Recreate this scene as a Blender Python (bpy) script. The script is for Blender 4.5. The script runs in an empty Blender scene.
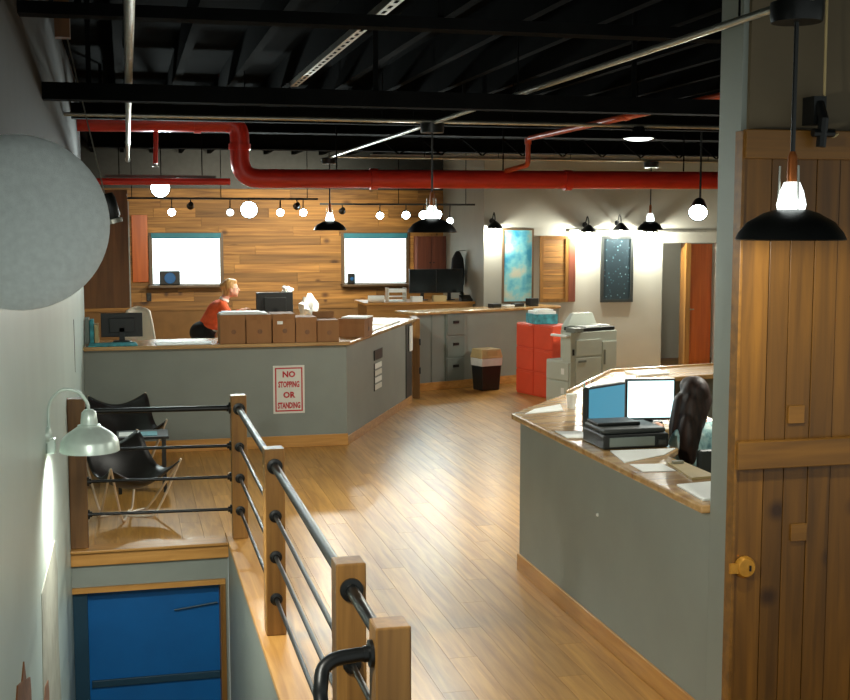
import bpy, bmesh, math, random
from mathutils import Vector, Matrix
random.seed(7)
PI = math.pi
scn = bpy.context.scene
C = scn.collection

# ------------------------------------------------------------------ camera
cd = bpy.data.cameras.new('camera'); cam = bpy.data.objects.new('camera', cd); C.objects.link(cam)
cam.location = (0, 0, 2.4)
cam.rotation_euler = (math.radians(90 - 5.78), 0, math.radians(-13.693))
cd.sensor_width = 36; cd.lens = 1225 / 850 * 36; cd.clip_start = 0.05
scn.camera = cam
# ------------------------------------------------------------------ world + exposure
w = bpy.data.worlds.new('world'); scn.world = w; w.use_nodes = True
w.node_tree.nodes['Background'].inputs[0].default_value = (0.92, 1.0, 0.96, 1)
w.node_tree.nodes['Background'].inputs[1].default_value = 0.42
vs = scn.view_settings
vs.view_transform = 'Standard'; vs.look = 'None'; vs.gamma = 1; vs.use_curve_mapping = False
vs.exposure = 0.42
LP = dict(pendant=90, barn=130, wall=95, track=95, disc=110, hall=9, can=90, dish=190)   # lamp powers
LC = (1.0, 0.985, 0.87)       # lamp colour

# ------------------------------------------------------------------ materials
MATS = {}
def _new(name):
    m = bpy.data.materials.new(name); m.use_nodes = True; MATS[name] = m
    return m, m.node_tree, m.node_tree.nodes['Principled BSDF']
def lin(c):
    return tuple((x/12.92 if x <= .04045 else ((x+.055)/1.055)**2.4) for x in [v/255 for v in c]) + (1,)
def paint(name, c, rough=.5, metal=0, var=.12, scale=6, bump=.05, spec=.5, coat=0):
    m, nt, b = _new(name); col = lin(c)
    tc = nt.nodes.new('ShaderNodeTexCoord'); n = nt.nodes.new('ShaderNodeTexNoise')
    n.inputs['Scale'].default_value = scale; n.inputs['Detail'].default_value = 6
    nt.links.new(tc.outputs['Object'], n.inputs['Vector'])
    r = nt.nodes.new('ShaderNodeValToRGB')
    r.color_ramp.elements[0].position = .3; r.color_ramp.elements[1].position = .7
    r.color_ramp.elements[0].color = tuple(x*(1-var) for x in col[:3]) + (1,)
    r.color_ramp.elements[1].color = tuple(min(1, x*(1+var)) for x in col[:3]) + (1,)
    nt.links.new(n.outputs['Fac'], r.inputs['Fac']); nt.links.new(r.outputs['Color'], b.inputs['Base Color'])
    b.inputs['Roughness'].default_value = rough; b.inputs['Metallic'].default_value = metal
    b.inputs['Specular IOR Level'].default_value = spec
    if coat: b.inputs['Coat Weight'].default_value = coat
    if bump:
        n2 = nt.nodes.new('ShaderNodeTexNoise'); n2.inputs['Scale'].default_value = scale*8
        nt.links.new(tc.outputs['Object'], n2.inputs['Vector'])
        bp = nt.nodes.new('ShaderNodeBump'); bp.inputs['Strength'].default_value = bump; bp.inputs['Distance'].default_value = .01
        nt.links.new(n2.outputs['Fac'], bp.inputs['Height']); nt.links.new(bp.outputs['Normal'], b.inputs['Normal'])
    return m
def wood(name, c1, c2, axis='Y', rough=.4, spread=.35, scale=1.0, knots=False, coat=0):
    """grain along an axis, tone varies from piece to piece"""
    m, nt, b = _new(name); a, z = lin(c1), lin(c2)
    L = nt.links.new
    tc = nt.nodes.new('ShaderNodeTexCoord'); oi = nt.nodes.new('ShaderNodeObjectInfo'); ge = nt.nodes.new('ShaderNodeNewGeometry')
    ad = nt.nodes.new('ShaderNodeMath'); ad.operation = 'ADD'; L(oi.outputs['Random'], ad.inputs[0]); L(ge.outputs['Random Per Island'], ad.inputs[1])
    fr = nt.nodes.new('ShaderNodeMath'); fr.operation = 'FRACT'; L(ad.outputs[0], fr.inputs[0])
    mu = nt.nodes.new('ShaderNodeMath'); mu.operation = 'MULTIPLY'; mu.inputs[1].default_value = 43.0; L(fr.outputs[0], mu.inputs[0])
    va = nt.nodes.new('ShaderNodeVectorMath'); va.operation = 'ADD'; L(tc.outputs['Object'], va.inputs[0]); L(mu.outputs[0], va.inputs[1])
    mp = nt.nodes.new('ShaderNodeMapping'); L(va.outputs[0], mp.inputs['Vector'])
    s = [26*scale]*3; s['XYZ'.index(axis)] = 1.6*scale; mp.inputs['Scale'].default_value = s
    n = nt.nodes.new('ShaderNodeTexNoise'); n.inputs['Scale'].default_value = 1; n.inputs['Detail'].default_value = 7; n.inputs['Distortion'].default_value = .6
    L(mp.outputs[0], n.inputs['Vector'])
    r = nt.nodes.new('ShaderNodeValToRGB'); r.color_ramp.elements[0].position = .28; r.color_ramp.elements[1].position = .72
    r.color_ramp.elements[0].color = a; r.color_ramp.elements[1].color = z; L(n.outputs['Fac'], r.inputs['Fac'])
    mr = nt.nodes.new('ShaderNodeMapRange'); mr.inputs['To Min'].default_value = 1-spread; mr.inputs['To Max'].default_value = 1+spread*.6; L(fr.outputs[0], mr.inputs['Value'])
    mx = nt.nodes.new('ShaderNodeVectorMath'); mx.operation = 'SCALE'; L(r.outputs['Color'], mx.inputs[0]); L(mr.outputs[0], mx.inputs['Scale'])
    out = mx.outputs[0]
    if knots:
        vo = nt.nodes.new('ShaderNodeTexVoronoi'); vo.inputs['Scale'].default_value = 2.6; L(va.outputs[0], vo.inputs['Vector'])
        r2 = nt.nodes.new('ShaderNodeValToRGB'); r2.color_ramp.elements[0].position = .05; r2.color_ramp.elements[1].position = .16
        r2.color_ramp.elements[0].color = (.3, .25, .22, 1); r2.color_ramp.elements[1].color = (1, 1, 1, 1); L(vo.outputs['Distance'], r2.inputs['Fac'])
        m2 = nt.nodes.new('ShaderNodeVectorMath'); m2.operation = 'MULTIPLY'; L(out, m2.inputs[0]); L(r2.outputs['Color'], m2.inputs[1]); out = m2.outputs[0]
    L(out, b.inputs['Base Color']); b.inputs['Roughness'].default_value = rough
    if coat: b.inputs['Coat Weight'].default_value = coat; b.inputs['Coat Roughness'].default_value = .25
    bp = nt.nodes.new('ShaderNodeBump'); bp.inputs['Strength'].default_value = .12; bp.inputs['Distance'].default_value = .004
    L(n.outputs['Fac'], bp.inputs['Height']); L(bp.outputs['Normal'], b.inputs['Normal'])
    return m
def glow(name, c, strength):
    m, nt, b = _new(name)
    b.inputs['Base Color'].default_value = (.8, .8, .8, 1)
    b.inputs['Emission Color'].default_value = lin(c); b.inputs['Emission Strength'].default_value = strength
    return m
def pattern(name, cols, scale, kind='VORONOI', rough=.5, emit=0, stretch=(1, 1, 1)):
    m, nt, b = _new(name); L = nt.links.new
    tc = nt.nodes.new('ShaderNodeTexCoord'); mp = nt.nodes.new('ShaderNodeMapping'); mp.inputs['Scale'].default_value = stretch
    L(tc.outputs['Object'], mp.inputs['Vector'])
    if kind == 'VORONOI':
        n = nt.nodes.new('ShaderNodeTexVoronoi'); o = n.outputs['Distance']
    else:
        n = nt.nodes.new('ShaderNodeTexNoise'); n.inputs['Detail'].default_value = 8; o = n.outputs['Fac']
    n.inputs['Scale'].default_value = scale; L(mp.outputs[0], n.inputs['Vector'])
    r = nt.nodes.new('ShaderNodeValToRGB'); els = r.color_ramp.elements
    for i, (p, c) in enumerate(cols):
        e = els[i] if i < 2 else els.new(p); e.position = p; e.color = lin(c)
    L(o, r.inputs['Fac']); L(r.outputs['Color'], b.inputs['Base Color']); b.inputs['Roughness'].default_value = rough
    if emit: L(r.outputs['Color'], b.inputs['Emission Color']); b.inputs['Emission Strength'].default_value = emit
    return m

wall_g = paint('wall_grey', (178, 178, 166), .55, var=.05, scale=2, bump=.04)
counter_g = paint('counter_grey', (135, 142, 135), .5, var=.05, scale=3, bump=.03)
left_g = paint('plaster_grey', (178, 194, 188), .38, var=.06, scale=1.5, bump=.06)
beige_w = paint('beige_wall', (96, 84, 62), .7, var=.12, scale=3)
patch_g = paint('patch_grey', (140, 142, 130), .8, var=.15, scale=8)
rustm = paint('exposed_lath', (104, 62, 26), .9, var=.3, scale=20)
black_c = paint('ceiling_black', (9, 10, 10), .95, var=.3, scale=5, spec=0.02)
beam_c = paint('beam_black', (15, 16, 16), .9, var=.3, scale=5, spec=0.04)
steel = paint('galvanised_steel', (176, 176, 166), .4, .85, var=.15, scale=15)
alum = paint('spun_aluminium', (206, 222, 214), .35, .35, var=.06, scale=20, bump=.02)
dish_m = paint('hammered_zinc', (222, 228, 224), .5, .1, var=.07, scale=60, bump=.25)
red_p = paint('red_pipe_paint', (212, 52, 38), .35, var=.1, scale=5)
orange_p = paint('orange_pipe_paint', (196, 74, 30), .4, var=.15, scale=5)
red_m = paint('red_metal', (236, 88, 58), .38, var=.05, scale=4, bump=.02)
blackm = paint('black_iron', (22, 24, 24), .38, .3, var=.2, scale=12)
blackp = paint('black_plastic', (20, 23, 23), .4, var=.15, scale=12)
charc = paint('charcoal_plastic', (48, 52, 50), .45, var=.15, scale=12)
leather = paint('black_leather', (22, 20, 18), .4, var=.2, scale=14, bump=.15)
greyp = paint('copier_grey', (188, 194, 180), .45, var=.05, scale=4)
greyp2 = paint('copier_dark_grey', (120, 126, 118), .45, var=.05, scale=4)
filem = paint('file_grey', (118, 128, 122), .45, .1, var=.06, scale=5)
white = paint('white_paper', (240, 242, 236), .6, var=.03, scale=9)
offw = paint('cream_shell', (226, 220, 200), .5, var=.05, scale=6)
tan = paint('tan_plastic', (190, 168, 118), .5, var=.08, scale=8)
card = wood('cardboard', (150, 104, 62), (166, 118, 74), 'Z', .8, .12, .4)
teal_b = paint('teal_print', (60, 150, 160), .5, var=.5, scale=14)
blue_d = paint('blue_door_paint', (4, 92, 158), .42, var=.08, scale=3)
blue_f = paint('dark_teal_frame', (20, 58, 78), .5, var=.1, scale=3)
denim = paint('black_trousers', (22, 24, 28), .8, var=.3, scale=20)
orange_s = paint('orange_knit', (248, 104, 56), .8, var=.12, scale=18, bump=.2)
skin = paint('skin', (226, 172, 146), .5, var=.05, scale=10)
blond = pattern('blond_hair', [(.3, (176, 120, 62)), (.7, (232, 190, 120))], 9, 'NOISE', .5, stretch=(6, 6, 1))
brown_h = pattern('dark_brown_hair', [(.3, (24, 16, 12)), (.7, (66, 44, 34))], 7, 'NOISE', .6, stretch=(7, 7, .8))
plaid = pattern('teal_plaid', [(.35, (96, 140, 146)), (.48, (176, 216, 214)), (.62, (224, 240, 234))], 22, 'NOISE', .8, stretch=(1, 1, .5))
shoe_m = paint('shoe', (30, 28, 26), .5)
eye_m = paint('eye_dark', (30, 24, 20), .3)
lip_m = paint('lips', (190, 96, 90), .5)
floor_w = wood('floor_oak', (164, 114, 46), (204, 152, 74), 'Y', .36, .16, 1.0, coat=.12)
sub_m = paint('floor_joint', (128, 92, 48), .7)
trim_w = wood('oak_trim_x', (176, 122, 56), (206, 154, 84), 'X', .4, .15)
trim_y = wood('oak_trim_y', (176, 122, 56), (206, 154, 84), 'Y', .4, .15)
trim_z = wood('oak_post', (118, 80, 34), (156, 112, 54), 'Z', .4, .15)
slab_w = wood('counter_slab', (150, 106, 58), (214, 176, 116), 'X', .25, .1, .6, True, .4)
board_w = wood('reclaimed_board', (122, 82, 38), (194, 142, 72), 'X', .6, .36, .8, True)
barn_w = wood('barn_board', (82, 52, 10), (124, 82, 22), 'Z', .42, .3, .7, True)
barn_t = wood('barn_brace', (98, 64, 16), (136, 92, 30), 'X', .42, .15, .7)
brown_p = wood('brown_panel', (104, 68, 34), (140, 94, 50), 'Z', .5, .1, .6)
door_o = wood('orange_door', (176, 84, 24), (206, 108, 38), 'Z', .35, .1, .6)
cab_r = wood('reddish_cabinet', (92, 48, 34), (128, 70, 48), 'Z', .5, .2, .7)
frame_w = wood('dark_frame', (84, 66, 46), (116, 92, 64), 'Z', .45, .2)
map_m = pattern('map_print', [(.38, (196, 200, 180)), (.5, (120, 196, 206)), (.62, (54, 150, 186))], 3.2, 'NOISE', .5)
art_m = pattern('speckled_print', [(.0, (190, 214, 214)), (.12, (70, 100, 108)), (.3, (38, 52, 58))], 16, 'VORONOI', .35)
pane_m = glow('daylight_pane', (226, 250, 252), 2.6)
blind_m = paint('teal_blind', (50, 130, 150), .6)
screen_w = glow('bright_screen', (206, 246, 250), 1.6)
screen_b = glow('blue_screen', (70, 160, 190), .55)
for _m in (screen_w, screen_b): _m.node_tree.nodes['Principled BSDF'].inputs['Base Color'].default_value = (.03, .035, .04, 1)
screen_d = paint('dark_screen', (14, 18, 20), .15)
bulb_m = glow('bulb', (255, 250, 236), 22)
lens_m = glow('lamp_lens', (228, 250, 255), 26)
soft_m = glow('lamp_diffuser', (240, 250, 246), 2.2)
sign_w = paint('sign_white', (226, 226, 216), .4, var=.03)
sign_r = paint('sign_red', (190, 30, 40), .4, var=.05)
liner_m = paint('bin_liner', (214, 218, 212), .5, var=.08, bump=.3, scale=10)
brass = paint('brass', (196, 140, 50), .4, .5, var=.2, scale=20)
copper = paint('copper_socket', (170, 96, 44), .4, .6)

# ------------------------------------------------------------------ mesh helpers
class MB:
    def __init__(s): s.v = []; s.f = []
    def add(s, vs, fs):
        k = len(s.v); s.v += [Vector(p) for p in vs]; s.f += [tuple(i+k for i in f) for f in fs]; return s
    def box(s, x0, x1, y0, y1, z0, z1):
        return s.add([(x0,y0,z0),(x1,y0,z0),(x1,y1,z0),(x0,y1,z0),(x0,y0,z1),(x1,y0,z1),(x1,y1,z1),(x0,y1,z1)],
                     [(0,3,2,1),(4,5,6,7),(0,1,5,4),(1,2,6,5),(2,3,7,6),(3,0,4,7)])
    def prism(s, poly, z0, z1):
        n = len(poly); a = sum(poly[i][0]*poly[(i+1)%n][1]-poly[(i+1)%n][0]*poly[i][1] for i in range(n))
        if a < 0: poly = poly[::-1]
        return s.add([(x,y,z0) for x,y in poly]+[(x,y,z1) for x,y in poly],
                     [tuple(range(n))[::-1], tuple(range(n,2*n))]+[(i,(i+1)%n,n+(i+1)%n,n+i) for i in range(n)])
    def tube(s, pts, r, n=10, cap=True, r1=None):
        pts = [Vector(p) for p in pts]; m = len(pts); vs = []; prev = None
        for i, p in enumerate(pts):
            d = (pts[min(i+1,m-1)]-pts[max(i-1,0)]).normalized()
            if prev is None:
                a = Vector((0,0,1)) if abs(d.z) < .9 else Vector((1,0,0)); u = d.cross(a).normalized()
            else: u = (prev - d*prev.dot(d)).normalized()
            prev = u; q = d.cross(u); rr = r if r1 is None else r+(r1-r)*i/(m-1)
            vs += [p+(u*math.cos(t)+q*math.sin(t))*rr for t in [2*PI*k/n for k in range(n)]]
        fs = [(i*n+k, i*n+(k+1)%n, (i+1)*n+(k+1)%n, (i+1)*n+k) for i in range(m-1) for k in range(n)]
        if cap: fs += [tuple(range(n))[::-1], tuple(range((m-1)*n, m*n))]
        return s.add(vs, fs)
    def lathe(s, prof, o=(0,0,0), d=(0,0,1), n=28):
        """profile of (radius, distance along d)"""
        o = Vector(o); d = Vector(d).normalized(); a = Vector((0,0,1)) if abs(d.z) < .9 else Vector((1,0,0))
        u = d.cross(a).normalized(); q = d.cross(u); vs = []
        for r, h in prof: vs += [o+d*h+(u*math.cos(2*PI*k/n)+q*math.sin(2*PI*k/n))*max(r,1e-4) for k in range(n)]
        m = len(prof)
        fs = [(i*n+k, i*n+(k+1)%n, (i+1)*n+(k+1)%n, (i+1)*n+k) for i in range(m-1) for k in range(n)]
        return s.add(vs, fs)
    def ball(s, c, r, n=12, m=8):
        if not hasattr(r, '__len__'): r = (r, r, r)
        vs = [(c[0]+r[0]*math.sin(PI*i/m)*math.cos(2*PI*k/n), c[1]+r[1]*math.sin(PI*i/m)*math.sin(2*PI*k/n), c[2]+r[2]*math.cos(PI*i/m)) for i in range(m+1) for k in range(n)]
        return s.add(vs, [(i*n+k, (i+1)*n+k, (i+1)*n+(k+1)%n, i*n+(k+1)%n) for i in range(m) for k in range(n)])
    def cone(s, a, b, ra, rb, n=14):
        """limb segment with round ends"""
        a = Vector(a); b = Vector(b); s.ball(a, ra, n, 8); s.ball(b, rb, n, 8)
        vs = MB().tube([a, b], ra, n, True, rb); return s.add(vs.v, vs.f)
    def xf(s, M): s.v = [M @ p for p in s.v]; return s
def rot(c, rz):
    c = Vector((c[0], c[1], 0)); return Matrix.Translation(c) @ Matrix.Rotation(rz, 4, 'Z') @ Matrix.Translation(-c)
def mesh(name, mb, mat, smooth=False):
    me = bpy.data.meshes.new(name); me.from_pydata(mb.v, [], mb.f)
    bm = bmesh.new(); bm.from_mesh(me); bmesh.ops.recalc_face_normals(bm, faces=bm.faces); bm.to_mesh(me); bm.free()
    if smooth:
        me.polygons.foreach_set('use_smooth', [True]*len(me.polygons))
        try: me.set_sharp_from_angle(angle=math.radians(40))
        except Exception: pass
    me.materials.append(mat); me.update(); return me
def obj(name, mb, mat, parent=None, smooth=False, bevel=0, kind=None):
    """world-space builder -> one mesh object; a child keeps its world place under its parent"""
    vs = mb.v
    c = Vector(((min(p.x for p in vs)+max(p.x for p in vs))/2, (min(p.y for p in vs)+max(p.y for p in vs))/2, min(p.z for p in vs)))
    mb.v = [p-c for p in vs]
    o = bpy.data.objects.new(name, mesh(name, mb, mat, smooth)); C.objects.link(o); o.location = c
    if parent is not None:
        o.parent = parent; o.location = c - wpos(parent)
    if bevel:
        b = o.modifiers.new('bevel', 'BEVEL'); b.width = bevel; b.segments = 2; b.limit_method = 'ANGLE'
    if kind: o['kind'] = kind
    return o
def wpos(o):
    p = o.location.copy()
    while o.parent: o = o.parent; p += o.location
    return p
def tag(o, label, cat, group=None):
    o['label'] = label; o['category'] = cat
    if group: o['group'] = group
    return o
def thing(name, loc, label, cat, group=None):
    o = bpy.data.objects.new(name, None); C.objects.link(o); o.location = loc; o.empty_display_size = .1
    return tag(o, label, cat, group)
def struct(name, mb, mat, label=None, bevel=0, smooth=False):
    o = obj(name, mb, mat, None, smooth, bevel); o['kind'] = 'structure'
    if label: o['label'] = label
    return o
def lamp_light(kind, loc, power, parent, radius=.05, aim=None, size=120, blend=.5, color=None):
    l = bpy.data.lights.new('light', kind); l.energy = power; l.color = color or LC; l.shadow_soft_size = radius
    if kind == 'SPOT': l.spot_size = math.radians(size); l.spot_blend = blend
    o = bpy.data.objects.new('light', l); C.objects.link(o); o.parent = parent; o.location = Vector(loc)-wpos(parent)
    if aim: o.rotation_euler = Vector(aim).to_track_quat('-Z', 'Y').to_euler()
    return o
def arc(p0, p1, ctrl, n=10):
    p0, p1, c = Vector(p0), Vector(p1), Vector(ctrl)
    return [p0*(1-t)**2 + c*2*t*(1-t) + p1*t*t for t in [i/n for i in range(n+1)]]
def smoothpath(pts, n=6):
    pts = [Vector(p) for p in pts]; out = []
    P = [pts[0]]+pts+[pts[-1]]
    for i in range(1, len(P)-2):
        a, b, c, d = P[i-1:i+3]
        for k in range(n):
            t = k/n; out.append(.5*((2*b)+(c-a)*t+(2*a-5*b+4*c-d)*t*t+(3*b-a-3*c+d)*t**3))
    return out+[pts[-1]]

# ================================================================== STRUCTURE
CZ = 3.85
# ---- floor with planks
fb = MB().prism([(.74,2.0),(10.5,2.0),(10.5,21.6),(-.75,21.6),(-.75,9.32),(.74,9.32)], -.12, -.016)
floor = struct('floor', fb, sub_m, 'golden oak plank floor')
PW, PLN = .165, 1.85
plank_me = mesh('plank', MB().box(-PW/2+.0008, PW/2-.0008, -PLN/2+.0008, PLN/2-.0008, 0, .016), floor_w)
cand = []
def in_view(x, y):
    if y < 9.3: return .80 < x < 2.62
    if y < 13.2: return -.45 < x < 4.6
    if y < 16.5: return 2.3 + (y-13.15)*.47 < x < 5.7
    return 3.8 < x < 5.6
k = 0
x = -.45 + PW/2
while x < 10.4:
    y = 2.0 + (.37*k*1.3) % PLN - PLN
    while y < 18.8:
        y0, y1 = max(y, 2.0 if x-PW/2 > .74 else 9.32), min(y+PLN, 18.85)
        if y1-y0 > .05: cand.append((x, y0, y1))
        y += PLN
    x += PW; k += 1
def plank_vis(c):
    x, y0, y1 = c
    return any(in_view(x, y0+(y1-y0)*t) for t in (0.02, .25, .5, .75, .98))
vis = sorted([c for c in cand if plank_vis(c)], key=lambda c: (c[1]+c[2])/2)
one, rest = vis[:300], vis[300:]+[c for c in cand if not plank_vis(c)]
fz = wpos(floor)
for (x, y0, y1) in one:
    o = bpy.data.objects.new('plank', plank_me); C.objects.link(o); o.parent = floor
    o.location = Vector((x, (y0+y1)/2, -.016))-fz; o.scale.y = (y1-y0)/PLN
rb = MB()
for (x, y0, y1) in rest: rb.box(x-PW/2+.0015, x+PW/2-.0015, y0+.0015, y1-.0015, -.016, 0)
obj('planks', rb, floor_w, floor, kind='stuff')

# ---- ceiling, joists, beams
ceil = struct('ceiling', MB().box(-.75, 10.5, .3, 21.6, CZ, CZ+.1), black_c, 'black painted open ceiling')
jm = mesh('joist', MB().box(-.03, .03, -10.5, 10.5, -.22, 0), black_c)
for i in range(23):
    o = bpy.data.objects.new('joist', jm); C.objects.link(o); o.parent = ceil
    o.location = Vector((-.5+i*.48, 10.9, CZ))-wpos(ceil)
for y, h in ((13.6, .2), (16.9, .18)):
    obj('beam', MB().box(-.45, 10.4, y-.07, y+.07, CZ-.22-h, CZ-.221).box(-.45, 10.4, y-.12, y+.12, CZ-.24-h, CZ-.22-h), beam_c, ceil)

for y, z0, z1 in ((5.9, 3.345, 3.40), (7.5, 3.125, 3.222), (11.6, 3.36, 3.5)):
    bm_ = MB().box(-.449, 8.5, y-.06, y+.06, z0, z1)
    for k in range(6): bm_.box(-.2+k*1.7, -.17+k*1.7, y-.01, y+.01, z1, CZ)
    obj('beam', bm_, beam_c, ceil)
# ---- walls
wl = struct('wall_left', MB().box(-.62, -.45, .3, 13.75, -2.6, CZ), left_g, 'grey plaster wall along the stairwell')
struct('wall_left_upper_shade', MB().box(-.4499, -.444, .3, 13.75, 2.56, CZ-.001), paint('upper_wall_shade', (44, 42, 38), .8), 'band of painted-in shade at the top of the left wall')  # thin dark sheet that paints in the shade of the unlit upper wall
# marks and grey patch near the stair: thin shapes that belong to the wall
def wall_patch(name, pts, mat, t=.004):
    n = len(pts)
    m = MB().add([(-.45, y, z) for y, z in pts]+[(-.45+t, y, z) for y, z in pts], [tuple(range(n)), tuple(range(n, 2*n))]+[(i, (i+1)%n, n+(i+1)%n, n+i) for i in range(n)])
    return obj(name, m, mat, wl)
wall_patch('grey_wall_patch', [(7.376,.562),(6.25,.573),(6.2,.352),(6.125,.046),(6.1,-.5),(7.554,-.514),(7.459,-.073),(7.572,.326)], patch_g)
wall_patch('exposed_lath_patch', [(4.75,.58),(4.83,.63),(5.015,.576),(5.13,.62),(5.195,.518),(5.39,.459),(5.414,.382),(5.4,.1),(4.8,.2)], rustm, .006)
wall_patch('exposed_lath_patch', [(6.13,.046),(6.226,.1),(6.45,.053),(6.494,-.028),(6.4,-.3),(6.15,-.3)], rustm, .007)
wall_patch('crack', [(10.9,1.60),(10.96,1.60),(10.99,1.34),(10.95,1.14),(10.93,1.38)], charc, .003)
struct('wall_left_far', MB().box(-.9, -.75, 13.75, 21.6, 0, CZ).box(-.75, -.62, 13.6, 13.75, 0, CZ), wall_g, 'far end of the left wall')
# wood clad back wall
BY = 21.5
wb = struct('wall_back', MB().box(-.75, 5.7, BY, BY+.15, 0, CZ), sub_m, 'reclaimed board clad back wall')
bl = 1.9
bme = mesh('board', MB().box(-.5, .5, -.022, 0, 0, .156), board_w)
for r in range(13):
    z = .95+r*.16; x = -.75
    first = True
    while x < 5.6:
        L = random.uniform(.7, 2.2) if not first else random.uniform(.4, 1.8); first = False
        x1 = min(x+L, 5.6)
        if 5.6-x1 < .3: x1 = 5.6
        o = bpy.data.objects.new('board', bme); C.objects.link(o); o.parent = wb
        o.scale.x = x1-x-.006; o.location = Vector(((x+x1)/2, BY-random.uniform(0, .008), z))-wpos(wb)
        x = x1
struct('wall_back_upper', MB().box(-.75, 5.6, BY-.02, BY, 3.04, CZ), charc, 'dark wall above the boards')
# grey wall: front face at 18.88 from corner x=5.57, with doorway 8.66..9.66
GY = 18.88
struct('wall_back_right', MB().box(5.57, 8.66, GY, GY+.15, 0, CZ).box(8.66, 9.66, GY, GY+.15, 2.12, CZ).box(9.66, 10.5, GY, GY+.15, 0, CZ).box(5.57, 5.72, GY+.15, 21.5, 0, CZ), wall_g, 'grey painted wall with posters and wall lamps')
struct('wall_hall', MB().box(8.2, 10.5, 20.6, 20.7, 0, 2.6), wall_g, 'grey hall wall behind the doorway')
struct('wall_far_right', MB().box(10.5, 10.65, 4.9, 21.6, 0, CZ), wall_g)
# right wall strip + barn door wall
struct('wall_right', MB().box(2.63, 10.5, 4.95, 5.155, 0, CZ), counter_g, 'grey wall behind the barn door')
struct('trim_1', MB().box(2.655, 6, 4.925, 4.949, 2.82, CZ-.02), beige_w, 'brownish wall panel above the barn door')
# ---- stairwell
struct('wall_stair_right', MB().box(.71, .74, 2.0, 9.3, -2.6, -.001), counter_g, 'grey wall below the railing')
struct('wall_stair_end', MB().box(-.45, .71, 9.32, 9.44, -.30, -.125).box(.685, .71, 9.32, 9.44, -2.6, -.30), counter_g, 'grey wall above the stair door')
struct('floor_stair', MB().box(-.45, .71, 5.0, 9.6, -2.7, -2.6), sub_m, 'floor at the foot of the stairs')
for i in range(11):
    struct('stair_step', MB().box(-.45, .71, 5.0-.28*(i+1)+.28-.28, 5.0-.28*i, -2.6, -2.6+.2*(i+1)), trim_w)
struct('trim_2', MB().box(-.45, .735, 9.27, 9.42, -.125, -.017).box(-.45, .73, 9.22, 9.40, -.0169, .004), trim_w, 'oak nosing along the landing edge', .004)
struct('trim_3', MB().box(.70, .90, 2.0, 9.44, .0005, .032), trim_y, 'oak cap board under the railing', .005)
d1 = struct('door_1', MB().box(-.36, .655, 9.46, 9.50, -2.58, -.345), blue_d, 'blue door at the foot of the stairs')
obj('door_frame', MB().box(-.449, .685, 9.30, 9.458, -.342, -.302), trim_w, d1)
obj('door_frame', MB().box(.645, .685, 9.30, 9.458, -2.6, -.343), trim_z, d1)
obj('door_frame', MB().box(-.449, -.345, 9.36, 9.458, -2.6, -.343), blue_f, d1)
obj('middle_rail', MB().box(-.329, .644, 9.435, 9.459, -1.13, -1.075), blue_f, d1, bevel=.004)
obj('closer_arm', MB().tube([(.63,9.43,-.52),(.3,9.435,-.56)], .007, 8), blue_f, d1)

# ---- windows on the wood wall
def window(name, x0, x1, z0, z1, label):
    r = struct(name, MB().box(x0-.06, x1+.06, BY-.07, BY-.045, z0-.06, z0).box(x0-.06, x1+.06, BY-.07, BY-.045, z1, z1+.06).box(x0-.06, x0, BY-.07, BY-.045, z0, z1).box(x1, x1+.06, BY-.07, BY-.045, z0, z1)
               .box(x0-.06, x1+.06, BY-.045, BY-.031, z0-.06, z1+.06), frame_w, label)
    obj('pane', MB().box(x0, x1, BY-.055, BY-.0455, z0, z1), pane_m, r)
    obj('roller_blind', MB().box(x0-.02, x1+.02, BY-.10, BY-.0705, z1-.03, z1+.05).box(x0, x1, BY-.09, BY-.0705, z1-.045, z1-.03), blind_m, r, bevel=.006)
    obj('window_sill', MB().box(x0-.08, x1+.08, BY-.30, BY-.0705, z0-.06, z0-.015), frame_w, r, bevel=.005)
    return r
window('window_1', .444, 1.578, 1.416, 2.23, 'bright window beside the brown wooden panel')
window('window_2', 3.763, 4.87, 1.40, 2.224, 'bright window behind the desk monitors')
o = obj('shutter_panel', MB().box(.105, .37, BY-.07, BY-.031, 1.446, 2.586), door_o, None, bevel=.005); tag(o, 'narrow orange-brown wooden panel beside the bright window', 'panel')

# ---- door opening on the grey wall
d2 = struct('door_2', MB().box(9.17, 9.64, GY+.16, GY+.20, .01, 2.1), door_o, 'orange-brown wooden door in the grey wall')
obj('door_frame', MB().box(9.08, 9.165, GY-.02, GY+.2, 0, 2.115), trim_z, d2)
obj('door_handle', MB().tube([(9.22,GY+.16,1.0),(9.22,GY+.11,1.0),(9.30,GY+.11,1.0)], .012, 8), steel, d2)
struct('trim_4', MB().box(7.0, 10.4, GY-.03, GY-.0005, 2.30, 2.34), steel, 'thin metal rail along the grey wall')

# ================================================================== BARN DOOR
bd = thing('barn_door', (3.2, 4.9, 0), 'tall brown plank barn door with horizontal braces', 'door')
bx = 2.615
for i, wd in enumerate([.135, .10, .12, .115, .14, .11, .125, .12, .13]):
    obj('board', MB().box(bx+.002, bx+wd-.002, 4.885+random.uniform(0,.006), 4.92, .02, 2.80), barn_w, bd, bevel=.002); bx += wd
obj('edge_strip', MB().box(2.60, 2.614, 4.875, 4.944, .01, 2.81), barn_t, bd, bevel=.002)
obj('backing', MB().box(2.616, bx, 4.921, 4.944, .02, 2.80), barn_t, bd)
for z0, z1 in ((1.325, 1.45), (2.69, 2.815), (.06, .18)):
    obj('brace', MB().box(2.605, bx, 4.852, 4.884, z0, z1), barn_t, bd, bevel=.004)
for k, (xx, zz) in enumerate([(2.93, .98), (2.90, 1.52)]):
    obj('patch_block', MB().box(xx-.04, xx+.04, 4.876, 4.886, zz, zz+.08), barn_t, bd, bevel=.002)
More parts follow.
